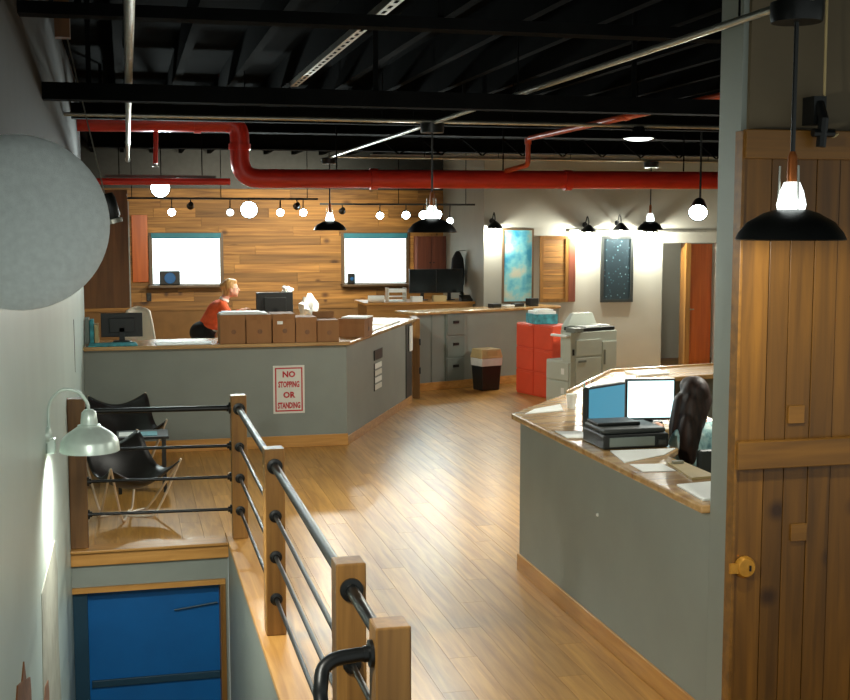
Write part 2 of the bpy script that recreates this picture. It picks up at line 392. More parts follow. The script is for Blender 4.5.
lt = obj('latch', MB().lathe([(0, .03), (.04, .028), (.05, .012), (.05, 0)], (2.665, 4.884, .878), (0, -1, 0), 20).box(2.585, 2.66, 4.86, 4.874, .855, .90), brass, bd, smooth=True)
obj('keyhole', MB().box(2.675, 2.683, 4.849, 4.8541, .865, .89), blackm, lt)

# ================================================================== STAIR RAILING
RX = .80
pw = .058
rail = thing('stair_railing', (RX, 6.5, .03), 'oak post railing with black pipe rails beside the stairwell', 'railing')
PY = [9.26, 6.98, 4.52, 3.76]
RZ = [1.03, .74, .50, .25]
TOP = 1.13
for i, y in enumerate(PY):
    p = obj('post', MB().box(RX-pw, RX+pw, y-pw, y+pw, .032, TOP), trim_z, rail, bevel=.006)
def flange(x, y, z, d, r, par):
    obj('flange', MB().lathe([(0, 0), (r, 0), (r, .012), (r*.6, .016), (r*.6, .03), (0, .03)], (x, y, z), d, 18), blackm, par, smooth=True)
for j, z in enumerate(RZ):
    r = .024 if j == 0 else .012
    for a, b in zip(PY[:-1], PY[1:]):
        ra = obj('rail', MB().tube([(RX, a-pw, z), (RX, b+pw, z)], r, 12), blackm, rail, smooth=True)
        flange(RX, b+pw, z, (0, 1, 0), .045 if j == 0 else .036, ra); flange(RX, a-pw, z, (0, -1, 0), .045 if j == 0 else .036, ra)
hr = obj('handrail', MB().tube(smoothpath([(RX-pw, 3.76, 1.03), (.68, 3.755, 1.03), (.60, 3.74, 1.02), (.565, 3.70, .97), (.56, 3.55, .80), (.56, 2.6, -.05)], 6), .024, 12), blackm, rail, smooth=True)
flange(RX-pw, 3.76, 1.03, (-1, 0, 0), .045, hr)
r2 = thing('landing_railing', (.1, 9.30, 0), 'short black pipe railing across the landing with dark oak wall post', 'railing')
obj('post', MB().box(-.448, -.32, 9.29, 9.41, .005, TOP), wood('dark_post', (92, 62, 30), (124, 86, 44), 'Z', .45, .1), r2, bevel=.006)
for j, z in enumerate(RZ):
    r = .02 if j == 0 else .012
    ra = obj('rail', MB().tube([(-.32, 9.345, z), (RX-pw, 9.27, z)], r, 12), blackm, r2, smooth=True)
    flange(RX-pw, 9.27, z, (-1, 0, 0), .045 if j == 0 else .036, ra); flange(-.32, 9.345, z, (1, 0, 0), .036, ra)

# ================================================================== RECEPTION COUNTER (left)
rc = thing('reception_counter', (1.0, 13.3, 0), 'grey reception counter with wood top and angled end', 'counter')
A, B = Vector((2.32, 13.15)), Vector((3.743, 16.17)); u = (B-A).normalized(); nrm = Vector((u.y, -u.x))
inn = Vector((-u.y, u.x))*.10
obj('front_panel', MB().prism([(-.447, 13.15), tuple(A), (A.x-.03, 13.25), (-.447, 13.25)], .0, 1.11), counter_g, rc)
obj('angled_panel', MB().prism([tuple(A+u*.001), tuple(B), tuple(B+inn), (A.x-.029, 13.25)], 0, 1.11), counter_g, rc)
Bi = B+Vector((-u.y, u.x))*.62
obj('end_panel', MB().prism([tuple(B+u*.001), tuple(B+u*.05), tuple(Bi+u*.05), tuple(Bi+u*.001)], 0, 1.11), charc, rc)
o1 = nrm*.06
slab = [(-.448, 13.07), (A.x+.02, 13.07), tuple(A+o1+u*.05), tuple(B+o1+u*.06), tuple(Bi+u*.06), (1.98, 13.85), (-.448, 13.85)]
obj('worktop', MB().prism(slab, 1.111, 1.15), slab_w, rc, bevel=.006)
obj('baseboard', MB().box(-.449, A.x+.01, 13.135, 13.149, 0.001, .13), trim_w, rc, bevel=.003)
obj('baseboard', MB().prism([tuple(A+nrm*.001), tuple(A+nrm*.016), tuple(B+nrm*.016), tuple(B+nrm*.001)], .001, .10), trim_y, rc, bevel=.003)
obj('dark_end_face', MB().prism([tuple(B-u*.34+nrm*.001), tuple(B+nrm*.001), tuple(B+nrm*.012), tuple(B-u*.34+nrm*.012)], .101, 1.105), charc, rc)
# signs
def text_mesh(body, size, mat):
    cu = bpy.data.curves.new('t', 'FONT'); cu.body = body; cu.size = size; cu.align_x = 'CENTER'; cu.align_y = 'CENTER'; cu.extrude = .001; cu.offset = .0035; cu.resolution_u = 2
    to = bpy.data.objects.new('t', cu); C.objects.link(to); bpy.context.view_layer.update()
    me = bpy.data.meshes.new_from_object(to.evaluated_get(bpy.context.evaluated_depsgraph_get())); bpy.data.objects.remove(to); me.materials.clear(); me.materials.append(mat)
    return me
def letter(name, body, loc, size, mat, parent, rz=0, sx=1):
    o = bpy.data.objects.new(name, text_mesh(body, size, mat)); C.objects.link(o); o.parent = parent
    o.location = Vector(loc)-wpos(parent); o.rotation_euler = (PI/2, 0, rz); o.scale.x = sx; return o
sg = thing('parking_sign', (1.684, 13.14, .375), 'white sign with red border and red lettering on grey counter', 'sign')
sy = 13.149
obj('plate', MB().box(1.513, 1.855, sy-.006, sy, .375, .899), sign_w, sg, bevel=.002)
bdm = MB(); x0, x1, z0, z1, t = 1.535, 1.833, .398, .876, .014
bdm.box(x0, x1, sy-.008, sy-.0061, z0, z0+t).box(x0, x1, sy-.008, sy-.0061, z1-t, z1).box(x0, x0+t, sy-.008, sy-.0061, z0+t, z1-t).box(x1-t, x1, sy-.008, sy-.0061, z0+t, z1-t)
obj('border', bdm, sign_r, sg)
for wd, z, sx in (('NO', .80, 1), ('STOPPING', .69, .56), ('OR', .575, 1), ('STANDING', .46, .56)):
    letter('lettering', wd, (1.684, sy-.0075, z), .088, sign_r, sg, 0, sx)
ang = math.atan2(u.y, u.x)
c2 = A+u*(.4*3.59)+nrm*.001
s2 = thing('notice_board', (c2.x, c2.y, .35), 'narrow board with black header and white rows on angled counter', 'sign')
def on_face(a0, a1, z0, z1, d0, d1): 
    q = [c2+u*a0+nrm*d0, c2+u*a1+nrm*d0, c2+u*a1+nrm*d1, c2+u*a0+nrm*d1]; return MB().prism([tuple(p) for p in q], z0, z1)
obj('header', on_face(-.20, .20, .80, .92, 0, .012), blackp, s2)
for k in range(4):
    obj('row', on_face(-.17, .17, .44+k*.085, .50+k*.085, 0, .008), white if k % 2 else sign_w, s2)
    obj('row_edge', on_face(-.20, -.175, .43+k*.085, .51+k*.085, 0, .008), blackp, s2)
e2 = B+nrm*.02-u*.12
fl = obj('flyer', MB().prism([tuple(e2-u*.09), tuple(e2+u*.09), tuple(e2+u*.09+nrm*.012), tuple(e2-u*.09+nrm*.012)], .72, 1.06), white, None, bevel=.003); tag(fl, 'white leaflet hanging at the end of the angled counter', 'leaflet')

# boxes on the counter
def carton(x0, x1, y0, y1, z0, h, rz, label, lid=True, grp='cardboard boxes on the reception counter'):
    cx, cy = (x0+x1)/2, (y0+y1)/2
    r = thing('cardboard_box', (cx, cy, z0), label, 'box', grp); r.rotation_euler.z = rz
    hw, hd = (x1-x0)/2, (y1-y0)/2
    def loc(name, mb, mat, par=r, bev=0):
        o = bpy.data.objects.new(name, mesh(name, mb, mat)); C.objects.link(o); o.parent = par
        if bev: b = o.modifiers.new('bevel', 'BEVEL'); b.width = bev; b.segments = 1
        return o
    loc('body', MB().box(-hw, hw, -hd, hd, 0, h), card, r, .003)
    loc('hand_hole', MB().lathe([(0, 0), (.026, 0), (.026, .004), (0, .004)], (.01, -hd, h*.42), (0, -1, 0), 14), brown_p, r)
    if lid: loc('lid', MB().box(-hw-.004, hw+.004, -hd-.004, hd+.004, h-.05, h+.006).box(-.02, .02, -hd-.0055, hd, h-.09, h+.0065), card, r)
    else:
        loc('flap', MB().add([(-hw, hd, h), (hw, hd, h), (hw, hd+.03, h+.07), (-hw, hd+.03, h+.07), (-hw, hd+.004, h), (hw, hd+.004, h), (hw, hd+.034, h+.07), (-hw, hd+.034, h+.07)], [(0,1,2,3),(4,5,6,7),(0,1,5,4),(2,3,7,6),(0,3,7,4),(1,2,6,5)]), card, r)
    return r
T = 1.1505
carton(.955, 1.222, 13.12, 13.48, T, .30, 0, 'cardboard box with white papers on its lid, beside the woman in orange')
carton(1.232, 1.50, 13.11, 13.47, T, .30, 0, 'cardboard box with white tag, under the end of the white papers', True)
carton(1.512, 1.752, 13.10, 13.46, T, .305, 0, 'tallest cardboard box with white sticker, in front of the black monitor')
carton(1.762, 1.985, 13.10, 13.46, T, .265, 0, 'lower cardboard box between the stickered box and the open-flap box', True)
carton(1.995, 2.235, 13.11, 13.45, T, .235, 0, 'shallow cardboard box with raised back flap at the counter corner', False)
carton(2.36, 2.72, 13.62, 13.92, T, .20, ang-.02, 'cardboard box with sheets on top on the angled counter end', True)
o = obj('paper_stack', MB().box(.96, 1.46, 13.14, 13.40, T+.307, T+.325).box(.99, 1.40, 13.16, 13.42, T+.325, T+.334), white, None, bevel=.002); tag(o, 'white paper stack across two cardboard boxes', 'papers')
o = obj('sticker', MB().box(1.56, 1.62, 13.092, 13.0955, T+.20, T+.235), white); tag(o, 'small white sticker on tallest cardboard box', 'sticker')
o = obj('paper_stack', MB().prism([(2.36,13.70),(2.62,13.57),(2.76,13.86),(2.50,13.97)], T+.207, T+.222), white); tag(o, 'white sheets on the angled counter box', 'papers')
for k, (t0, t1) in enumerate(((1.15, 1.95), (2.1, 2.75))):
    q = [A+u*t0-nrm*.02, A+u*t1-nrm*.02, A+u*t1-nrm*.42, A+u*t0-nrm*.42]
    o = obj('loose_papers', MB().prism([tuple(p) for p in q], T, T+.012+.006*k), white, None, bevel=.002)
    tag(o, ['white papers spread beside the last box on the angled counter', 'white papers near the tip of the angled counter'][k], 'papers')
o = obj('loose_papers', MB().prism([(.30,13.10),(.86,13.13),(.88,13.42),(.28,13.40)], T, T+.008), white, None, bevel=.002); tag(o, 'white sheets lying left of the cardboard boxes', 'papers')
o = obj('plastic_folder', MB().prism([(-.40,13.10),(.10,13.14),(.08,13.44),(-.40,13.42)], T, T+.014), teal_b, None, bevel=.004); tag(o, 'teal plastic folder on the counter by the left wall', 'folder')

# ---- monitors
def monitor(name, x, y, z, w_, h_, rz, scr, label, stand=.12, grp=None, back=False, tilt=0):
    r = thing(name, (x, y, z), label, 'monitor', grp); r.rotation_euler.z = rz
    def loc(nm, mb, mat, par=r, bev=0, sm=False):
        o = bpy.data.objects.new(nm, mesh(nm, mb, mat, sm)); C.objects.link(o); o.parent = par
        if bev: b = o.modifiers.new('bevel', 'BEVEL'); b.width = bev; b.segments = 2
        return o
    sgn = -1 if not back else 1
    cs = loc('casing', MB().box(-w_/2, w_/2, -.02, .02, stand, stand+h_).box(-w_*.3, w_*.3, *( (.02, .045) if not back else (-.045, -.02)), stand+h_*.2, stand+h_*.8), blackp, r, .005)
    loc('screen', MB().box(-w_/2+.012, w_/2-.012, *((-.0215, -.0201) if not back else (.0201, .0215)), stand+.018, stand+h_-.012), scr, cs)
    loc('neck', MB().box(-.03, .03, *((.021, .045) if not back else (-.045, -.021)), .01, stand+h_*.4), blackp, r, .003)
    loc('foot', MB().lathe([(0, 0), (.10, 0), (.095, .012), (0, .014)], (0, .03 if not back else -.03, 0), (0, 0, 1), 24), blackp, r, 0, True)
    return r
# reception side
monitor('computer_monitor', -.06, 13.68, T, .44, .26, 0, screen_d, 'black monitor on the counter by the left wall', .05, None, True)
idk = thing('standing_desk', (1.9, 15.7, 0), 'wooden desk behind the reception boxes', 'desk')
obj('desk_top', MB().box(1.42, 2.6, 15.4, 16.1, 1.06, 1.10), trim_w, idk, bevel=.004)
for xx in (1.45, 2.53): obj('side_panel', MB().box(xx, xx+.04, 15.42, 16.08, 0, 1.059), trim_z, idk)
obj('back_panel', MB().box(1.491, 2.529, 15.43, 15.46, .3, 1.059), trim_w, idk)
monitor('computer_monitor', 1.83, 15.62, 1.10, .475, .33, .12, screen_d, 'black monitor seen from behind beside the woman in orange', .13, None, True)
# white flower on monitor top, white bag, keyboard
def blob(name, c, r, mat, label, cat, seed, parent=None, amp=.25, n=20, m=14):
    rnd = random.Random(seed); ph = [(rnd.uniform(2, 6), rnd.uniform(2, 6), rnd.uniform(0, 6), rnd.uniform(0, 6)) for _ in range(4)]
    b = MB().ball((0, 0, 0), 1, n, m); out = []
    for p in b.v:
        a = 1+amp*sum(math.sin(f*p.x*1.3+g*p.y+h+g*p.z)*math.cos(f*p.z+i) for f, g, h, i in ph)/2.5
        out.append(Vector((c[0]+p.x*r[0]*a, c[1]+p.y*r[1]*a, max(c[2]+p.z*r[2]*a, c[2]-r[2]*.9))))
    b.v = out; o = obj(name, b, mat, parent, smooth=True)
    if label: tag(o, label, cat)
    return o
blob('plastic_bag', (2.27, 15.62, 1.29), (.11, .10, .21), white, 'crumpled white bag standing beside the black monitor', 'bag', 3, amp=.5)
fp = thing('desk_flowers', (2.06, 15.80, 1.10), 'small white flowers in a vase behind the black monitor', 'flowers')
obj('vase', MB().lathe([(0, 0), (.04, 0), (.05, .1), (.03, .2), (.035, .28)], (2.06, 15.80, 1.10), (0, 0, 1), 16), charc, fp, smooth=True)
for k in range(5):
    a = k*1.26; fx, fy, fz_ = 2.02+.05*math.cos(a), 15.80+.04*math.sin(a), 1.57+.03*math.sin(a*2)
    st = obj('stem', MB().tube([(2.06, 15.80, 1.36), (fx, fy, fz_)], .004, 6), paint('stem_green%d' % k, (70, 96, 50)), fp)
    obj('blossom', MB().ball((fx, fy, fz_+.01), (.035, .035, .028), 10, 6), white, st, smooth=True)
# cream chair shell behind left monitor
ch = thing('swivel_chair', (.13, 15.0, 0), 'cream shell chair with tall curved back behind the counter', 'chair')
v = []; f = []
for i in range(11):
    t = i/10; zz = .85+.58*t; hw = .19*(1-.35*t*t)
    for j in range(9):
        s = -1+j/4; v.append((.13+hw*s, 15.22-.10*s*s+.10*t*t, zz-.05*s*s*t))
bk = MB().add(v, [(i*9+j, i*9+j+1, (i+1)*9+j+1, (i+1)*9+j) for i in range(10) for j in range(8)])
o = obj('backrest', bk, offw, ch, smooth=True); o.modifiers.new('thick', 'SOLIDIFY').thickness = .025
obj('seat', MB().box(-.08, .34, 14.82, 15.24, .78, .84), offw, ch, bevel=.02)
obj('column', MB().tube([(.13, 15.03, .06), (.13, 15.03, .78)], .025, 10), steel, ch)
for k in range(5):
    a = k*2*PI/5; obj('leg', MB().tube([(.13, 15.03, .07), (.13+.26*math.cos(a), 15.03+.26*math.sin(a), .03)], .018, 8).ball((.13+.26*math.cos(a), 15.03+.26*math.sin(a), .03), .03, 8, 6), blackp, ch)
for k, (xx, hh, mt) in enumerate(((-.42, .27, filem), (-.372, .25, teal_b), (-.324, .2, tan))):
    o = obj('binder', MB().box(xx-.02, xx+.022, 13.46, 13.72, T, T+hh), mt, None, bevel=.004)
    tag(o, ['grey upright binder against the left wall', 'teal upright binder beside the grey one', 'tan upright binder next to the black monitor'][k], 'binder', 'binders on the reception counter')
# brown boxed panel hanging at the left
wp = thing('wooden_bulkhead', (-.36, 15.6, 1.395), 'large brown wooden box panel mounted on the left wall', 'panel')
obj('front_board', MB().box(-.748, .036, 15.5, 15.54, 1.395, 2.84), brown_p, wp, bevel=.004)
obj('side_board', MB().box(.0, .035, 15.541, 15.95, 1.395, 2.84), brown_p, wp)
obj('bottom_board', MB().box(-.748, -.001, 15.541, 15.95, 1.395, 1.43), brown_p, wp)
obj('edge_trim', MB().box(.0365, .052, 15.49, 15.53, 1.30, 2.70), steel, wp)

# ================================================================== BACK LOW COUNTER
lc = thing('low_counter', (5.0, 17.5, 0), 'low grey partition counter with thin wood top at the back', 'counter')
a0, a1 = Vector((4.05, 17.19)), Vector((6.6, 18.19)); u2 = (a1-a0).normalized(); n2 = Vector((u2.y, -u2.x))
def face2(s0, s1, z0, z1, d0, d1): return MB().prism([tuple(a0+u2*s0+n2*d0), tuple(a0+u2*s1+n2*d0), tuple(a0+u2*s1+n2*d1), tuple(a0+u2*s0+n2*d1)], z0, z1)
Lw = (a1-a0).length
obj('front_panel', face2(0, Lw, 0, 1.115, -.1, 0), counter_g, lc)
obj('worktop', face2(-.03, Lw, 1.116, 1.155, -.5, .05), slab_w, lc, bevel=.008)
obj('baseboard', face2(.05, Lw, .001, .12, .001, .015), trim_w, lc, bevel=.003)
obj('corner_strip', face2(.27, .29, .121, 1.11, .001, .01), filem, lc)
gp = thing('wood_end_post', (3.98, 17.0, 0), 'oak end panel between the grey reception counter and the low counter', 'post')
obj('panel', MB().prism([(3.86,16.55),(3.95,16.51),(4.03,17.08),(3.94,17.12)], 0, 1.115), trim_z, gp, bevel=.004)
for zz in (.35, .75): obj('hinge', MB().prism([(3.925,16.50),(3.945,16.495),(3.955,16.56),(3.935,16.565)], zz, zz+.09).xf(Matrix.Translation((.01,-.008,0))), blackm, gp)
fc = thing('file_cabinet', tuple(a0+u2*.69)+(0,), 'narrow grey file cabinet with three drawers set in the low counter', 'cabinet')
obj('body', face2(.52, .86, .121, 1.112, .0005, .03), filem, fc)
for k in range(3):
    d = obj('drawer', face2(.535, .845, .15+k*.325, .455+k*.325, .0302, .045), filem, fc, bevel=.004)
    obj('handle', face2(.64, .74, .32+k*.325, .36+k*.325, .0455, .06), blackp, d)
tb = thing('waste_bin', (5.10, 17.22, 0), 'black waste bin with white liner and tan lid', 'bin')
tx = Matrix.Translation((5.12, 17.20, 0)) @ Matrix.Rotation(.3, 4, 'Z') @ Matrix.Scale(.9, 4, (1, 0, 0))
def taper(w0, d0, w1, d1, z0, z1): return MB().add([(-w0,-d0,z0),(w0,-d0,z0),(w0,d0,z0),(-w0,d0,z0),(-w1,-d1,z1),(w1,-d1,z1),(w1,d1,z1),(-w1,d1,z1)], [(0,3,2,1),(4,5,6,7),(0,1,5,4),(1,2,6,5),(2,3,7,6),(3,0,4,7)])
obj('body', taper(.17, .12, .195, .145, 0, .40).xf(tx), blackp, tb, bevel=.012)
obj('liner', taper(.197, .147, .205, .153, .36, .475).xf(tx), liner_m, tb, bevel=.01)
lid = obj('lid', taper(.212, .158, .185, .13, .476, .61).xf(tx), tan, tb, bevel=.012)
obj('flap', taper(.10, .004, .10, .004, .50, .58).xf(tx @ Matrix.Translation((0, -.147, 0))), tan, lid)

# ---- desk behind the low counter
bk = thing('back_desk', (4.6, 19.6, 0), 'oak desk with monitors behind the low counter', 'desk')
obj('desk_top', MB().box(3.70, 5.55, 19.30, 20.2, 1.13, 1.17), trim_w, bk, bevel=.005)
obj('front_panel', MB().box(3.75, 5.52, 19.34, 19.38, .05, 1.129), trim_w, bk)
for xx in (3.75, 5.48): obj('side_panel', MB().box(xx, xx+.04, 19.381, 20.15, 0, 1.129), trim_z, bk)
for k, (xx, rz) in enumerate(((4.78, .05), (5.24, -.06))):
    monitor('computer_monitor', xx, 19.78, 1.1705, .47, .40, rz, screen_d, ['large black monitor beside the paper tray on the back desk', 'large black monitor next to the desk telephone'][k], .12, 'dark monitors on the back desk')
pt = thing('paper_tray', (4.28, 19.62, 1.17), 'white paper tray on the oak back desk', 'tray')
for k in range(3): obj('tray', MB().box(4.14, 4.44, 19.5, 19.76, 1.172+k*.075, 1.182+k*.075).box(4.14, 4.15, 19.5, 19.76, 1.182+k*.075, 1.246+k*.075).box(4.43, 4.44, 19.5, 19.76, 1.182+k*.075, 1.246+k*.075), white, pt)
obj('paper', MB().box(4.155, 4.425, 19.51, 19.75, 1.333, 1.375), white, pt)
o = obj('paper_roll', MB().tube([(3.80, 19.50, 1.225), (4.06, 19.44, 1.225)], .055, 16), white, None, smooth=True); tag(o, 'white paper roll lying on the oak back desk', 'roll')
o = obj('card_box', MB().box(4.50, 4.68, 19.36, 19.50, 1.1705, 1.26), white, None, bevel=.004); tag(o, 'small white box in front of the dark monitors', 'box')
o = obj('card_box', MB().box(4.86, 5.08, 19.36, 19.48, 1.1705, 1.27), tan, None, bevel=.004); tag(o, 'small tan box in front of the dark monitors', 'box')
ph = thing('desk_telephone', (5.42, 19.42, 1.17), 'black desk telephone at the end of the oak back desk', 'telephone')
obj('base', MB().add([(5.33,19.33,1.171),(5.52,19.33,1.171),(5.52,19.52,1.171),(5.33,19.52,1.171),(5.33,19.33,1.20),(5.52,19.33,1.20),(5.52,19.52,1.27),(5.33,19.52,1.27)], [(0,3,2,1),(4,5,6,7),(0,1,5,4),(1,2,6,5),(2,3,7,6),(3,0,4,7)]), blackp, ph, bevel=.006)
obj('handset', MB().tube(smoothpath([(5.35,19.37,1.25),(5.36,19.40,1.30),(5.36,19.47,1.315),(5.36,19.51,1.29)], 4), .022, 10), blackp, ph, smooth=True)
wc = thing('wall_cabinet', (5.33, 21.3, 1.57), 'reddish brown cabinet on the board wall beside the bright window', 'cabinet')
obj('body', MB().box(5.02, 5.565, 21.25, 21.47, 1.57, 2.22), cab_r, wc)
for k in range(2):
    d = obj('door', MB().box(5.03+k*.268, 5.29+k*.268, 21.232, 21.2495, 1.585, 2.205), cab_r, wc, bevel=.004)
    obj('knob', MB().ball((5.265+k*.07, 21.224, 1.75), .014, 8, 6), blackm, d)
coat = thing('hanging_jacket', (5.535, 20.0, 1.45), 'dark jacket hanging on the grey side wall', 'jacket')
obj('body', MB().lathe([(0.001, 0), (.11, .01), (.12, .2), (.10, .45), (.05, .55), (.02, .58)], (5.44, 20.0, 1.40), (0, 0, 1), 16), denim, coat, smooth=True)
obj('hook', MB().tube([(5.569, 20.0, 1.99), (5.47, 20.0, 1.985), (5.44, 20.0, 1.96)], .008, 6), steel, coat)

# ---- items on low counter
for k, (s0, d0, mt, hh, nm, lb) in enumerate(((1.55, -.3, blackp, .06, 'card_reader', 'small black card reader on the low counter top'), (1.80, -.28, white, .03, 'notepad', 'white notepad on the low counter top'), (2.02, -.32, charc, .05, 'stapler', 'dark stapler on the low counter top'), (2.26, -.25, blackp, .12, 'card_holder', 'black card holder on the low counter near the map poster'))):
    o = obj(nm, face2(s0, s0+.17, 1.1555, 1.1555+hh, d0, d0+.13), mt, None, bevel=.01); tag(o, lb, nm.split('_')[-1])

# ================================================================== RED FILING CABINETS + COPIER
r0, r1 = Vector((5.46, 16.83)), Vector((5.70, 15.96)); u3 = (r1-r0).normalized(); n3 = Vector((u3.y, -u3.x))
if n3.x > 0: n3 = -n3
for k in range(2):
    c = r0+u3*(.45*k+.225)
    rcab = thing('filing_cabinet', tuple(c-n3*.2)+(0,), ['red three-drawer filing cabinet next to the waste bin', 'red three-drawer filing cabinet next to the copier'][k], 'cabinet', 'red filing cabinets')
    def face3(s0, s1, z0, z1, d0, d1): return MB().prism([tuple(r0+u3*(s0+.45*k)+n3*d0), tuple(r0+u3*(s1+.45*k)+n3*d0), tuple(r0+u3*(s1+.45*k)+n3*d1), tuple(r0+u3*(s0+.45*k)+n3*d1)], z0, z1)
    obj('body', face3(.003, .447, 0, 1.02, -.42, -.012), red_m, rcab, bevel=.004)
    for j in range(3):
        d = obj('drawer', face3(.012, .438, .03+j*.33, .345+j*.33, -.0115, .006), red_m, rcab, bevel=.006)
        obj('handle', face3(.06, .39, .30+j*.33, .318+j*.33, .0065, .014), red_m, d)
cpx = r0+u3*.35-n3*.2
bx_ = thing('paper_box', tuple(cpx)+(1.02,), 'open teal and white box of papers on the red cabinets', 'box')
obj('body', MB().box(cpx.x-.17, cpx.x+.17, cpx.y-.2, cpx.y+.2, 1.021, 1.16), teal_b, bx_, bevel=.004)
obj('paper', MB().box(cpx.x-.15, cpx.x+.15, cpx.y-.18, cpx.y+.18, 1.161, 1.20).box(cpx.x-.10, cpx.x+.12, cpx.y-.15, cpx.y+.1, 1.20, 1.225), white, bx_, bevel=.004)
cp = thing('copier', (6.2, 15.6, 0), 'large pale grey office copier with dark scanning bed', 'copier')
CA = math.radians(22); CM = Matrix.Translation((5.66, 15.13, 0)) @ Matrix.Rotation(CA, 4, 'Z')
def cpart(name, mat, *b, par=cp, bev=.008, extra=None): 
    m = MB()
    for q in b: m.box(*q)
    return obj(name, m.xf(CM), mat, par, bevel=bev)
cpart('body', greyp, (0, .84, 0, .48, .05, .62), (0, .84, 0, .16, .62, 1.0), (.25, .84, .16, .48, .62, 1.0))
cpart('plinth', greyp2, (.03, .81, .03, .46, 0, .049))
dr = cpart('front_door', greyp, (.08, .54, -.02, -.0005, .12, .66)); cpart('handle', greyp2, (.12, .26, -.03, -.0205, .60, .63), par=dr, bev=.003)
dr = cpart('front_door', greyp, (.56, .82, -.02, -.0005, .12, .86)); cpart('handle', greyp2, (.58, .61, -.03, -.0205, .55, .75), par=dr, bev=.003)
cpart('upper_panel', greyp, (.08, .54, -.02, -.0005, .68, .90))
cpart('button', blackp, (.03, .06, -.01, -.0005, .70, .78), bev=.002)
for z_ in (.10, .36): dr = cpart('paper_drawer', greyp, (-.02, -.0005, .02, .46, z_, z_+.24)); cpart('label_plate', white, (-.023, -.0205, .10, .16, z_+.08, z_+.16), par=dr, bev=0)
cpart('side_shelf', white, (-.06, -.001, .02, .34, .94, .97))
cpart('scanning_bed', blackp, (.20, .82, .02, .36, 1.0005, 1.05))
cpart('document_sheets', white, (.34, .60, .08, .30, 1.0505, 1.062), bev=.002); cpart('document_sheets', white, (.63, .80, .1, .3, 1.0505, 1.07), bev=.002)
pn = cpart('control_panel', greyp2, (.04, .19, -.04, .15, 1.0005, 1.06))
m = MB().add([(.26,.362,1.05),(.82,.362,1.05),(.82,.48,1.05),(.26,.48,1.05),(.42,.42,1.22),(.78,.42,1.22),(.78,.48,1.22),(.42,.48,1.22)], [(0,3,2,1),(4,5,6,7),(0,1,5,4),(1,2,6,5),(2,3,7,6),(3,0,4,7)]).box(.26, .82, .362, .48, 1.0005, 1.05).xf(CM)
obj('document_feeder', m, greyp, cp, bevel=.01)

# ================================================================== WALL ART on grey wall
def framed(name, x0, x1, z0, z1, fw, fm, pm, label, cat, extra=None):
    r = thing(name, ((x0+x1)/2, GY-.02, z0), label, cat)
    y0, y1 = GY-.035, GY-.001
    obj('frame', MB().box(x0, x1, y0, y1, z0, z0+fw).box(x0, x1, y0, y1, z1-fw, z1).box(x0, x0+fw, y0, y1, z0+fw, z1-fw).box(x1-fw, x1, y0, y1, z0+fw, z1-fw), fm, r)
    obj('print', MB().box(x0+fw, x1-fw, GY-.02, GY-.001, z0+fw, z1-fw), pm, r)
    return r
framed('map_poster', 5.87, 6.40, 1.16, 2.36, .03, frame_w, map_m, 'tall framed blue and cream map poster on grey wall', 'poster')
pf = framed('framed_picture', 7.56, 8.13, 1.15, 2.24, .05, charc, art_m, 'dark framed picture with speckled blue print between wall lamps', 'picture')
sh = thing('wooden_shutter', (6.75, GY-.03, 1.19), 'wood framed slatted panel on grey wall beside the map poster', 'panel')
obj('frame', MB().box(6.51, 6.56, GY-.05, GY-.001, 1.17, 2.24).box(6.94, 6.99, GY-.05, GY-.001, 1.17, 2.24).box(6.56, 6.94, GY-.05, GY-.001, 2.19, 2.24).box(6.56, 6.94, GY-.05, GY-.001, 1.17, 1.22), trim_z, sh)
for k in range(10): obj('slat', MB().box(6.561, 6.939, GY-.035, GY-.002, 1.222+k*.0968, 1.222+k*.0968+.092), board_w, sh)
o = obj('wooden_strip', MB().box(7.0, 7.12, GY-.03, GY-.001, 1.17, 2.2), cab_r, None, bevel=.004); tag(o, 'narrow dark red wooden strip beside the slatted panel', 'panel')

# ================================================================== RIGHT SERVICE COUNTER
sc = thing('service_counter', (2.9, 7.0, 0), 'grey service counter with wooden worktop beside the barn door wall', 'counter')
wt = [(2.585, 5.156), (2.585, 8.07), (3.33, 8.97), (4.23, 10.25), (5.6, 10.52), (5.6, 9.95), (4.60, 9.72), (4.02, 8.75), (3.80, 7.22), (3.13, 7.18), (3.13, 6.55), (2.97, 6.35), (2.97, 5.156)]
obj('worktop', MB().prism(wt, 1.06, 1.10), slab_w, sc, bevel=.008)
obj('front_panel', MB().box(2.63, 2.70, 5.156, 8.0, 0, 1.059), counter_g, sc)
obj('angled_panel', MB().prism([(2.63, 8.001), (3.30, 8.88), (3.36, 8.84), (2.70, 7.98)], 0, 1.059), counter_g, sc)
obj('angled_panel', MB().prism([(3.301, 8.881), (4.21, 10.17), (4.27, 10.13), (3.361, 8.841)], 0, 1.059), counter_g, sc)
obj('back_panel', MB().prism([(4.211, 10.171), (5.6, 10.44), (5.6, 10.37), (4.271, 10.131)], 0, 1.059), counter_g, sc)
obj('baseboard', MB().box(2.612, 2.629, 4.96, 8.0, .001, .12), trim_y, sc, bevel=.003)
obj('edge_lip', MB().prism([(3.335, 9.01), (4.225, 10.29), (5.6, 10.56), (5.6, 10.522), (4.232, 10.252), (3.332, 8.972)], 1.06, 1.115), slab_w, sc, bevel=.004)
obj('screw_cap', MB().ball((2.629, 6.55, .73), .011, 10, 6), white, sc)
CT = 1.1005
monitor('computer_monitor', 3.35, 7.46, CT, .335, .275, -.14, screen_w, 'monitor with bright white screen in front of the seated woman', .02)
monitor('computer_monitor', 2.94, 7.24, CT, .40, .275, .55, screen_b, 'monitor with dim blue screen behind the black printer', .02)
pr = thing('printer', (2.89, 6.78, CT), 'flat black desktop printer on the service counter', 'printer')
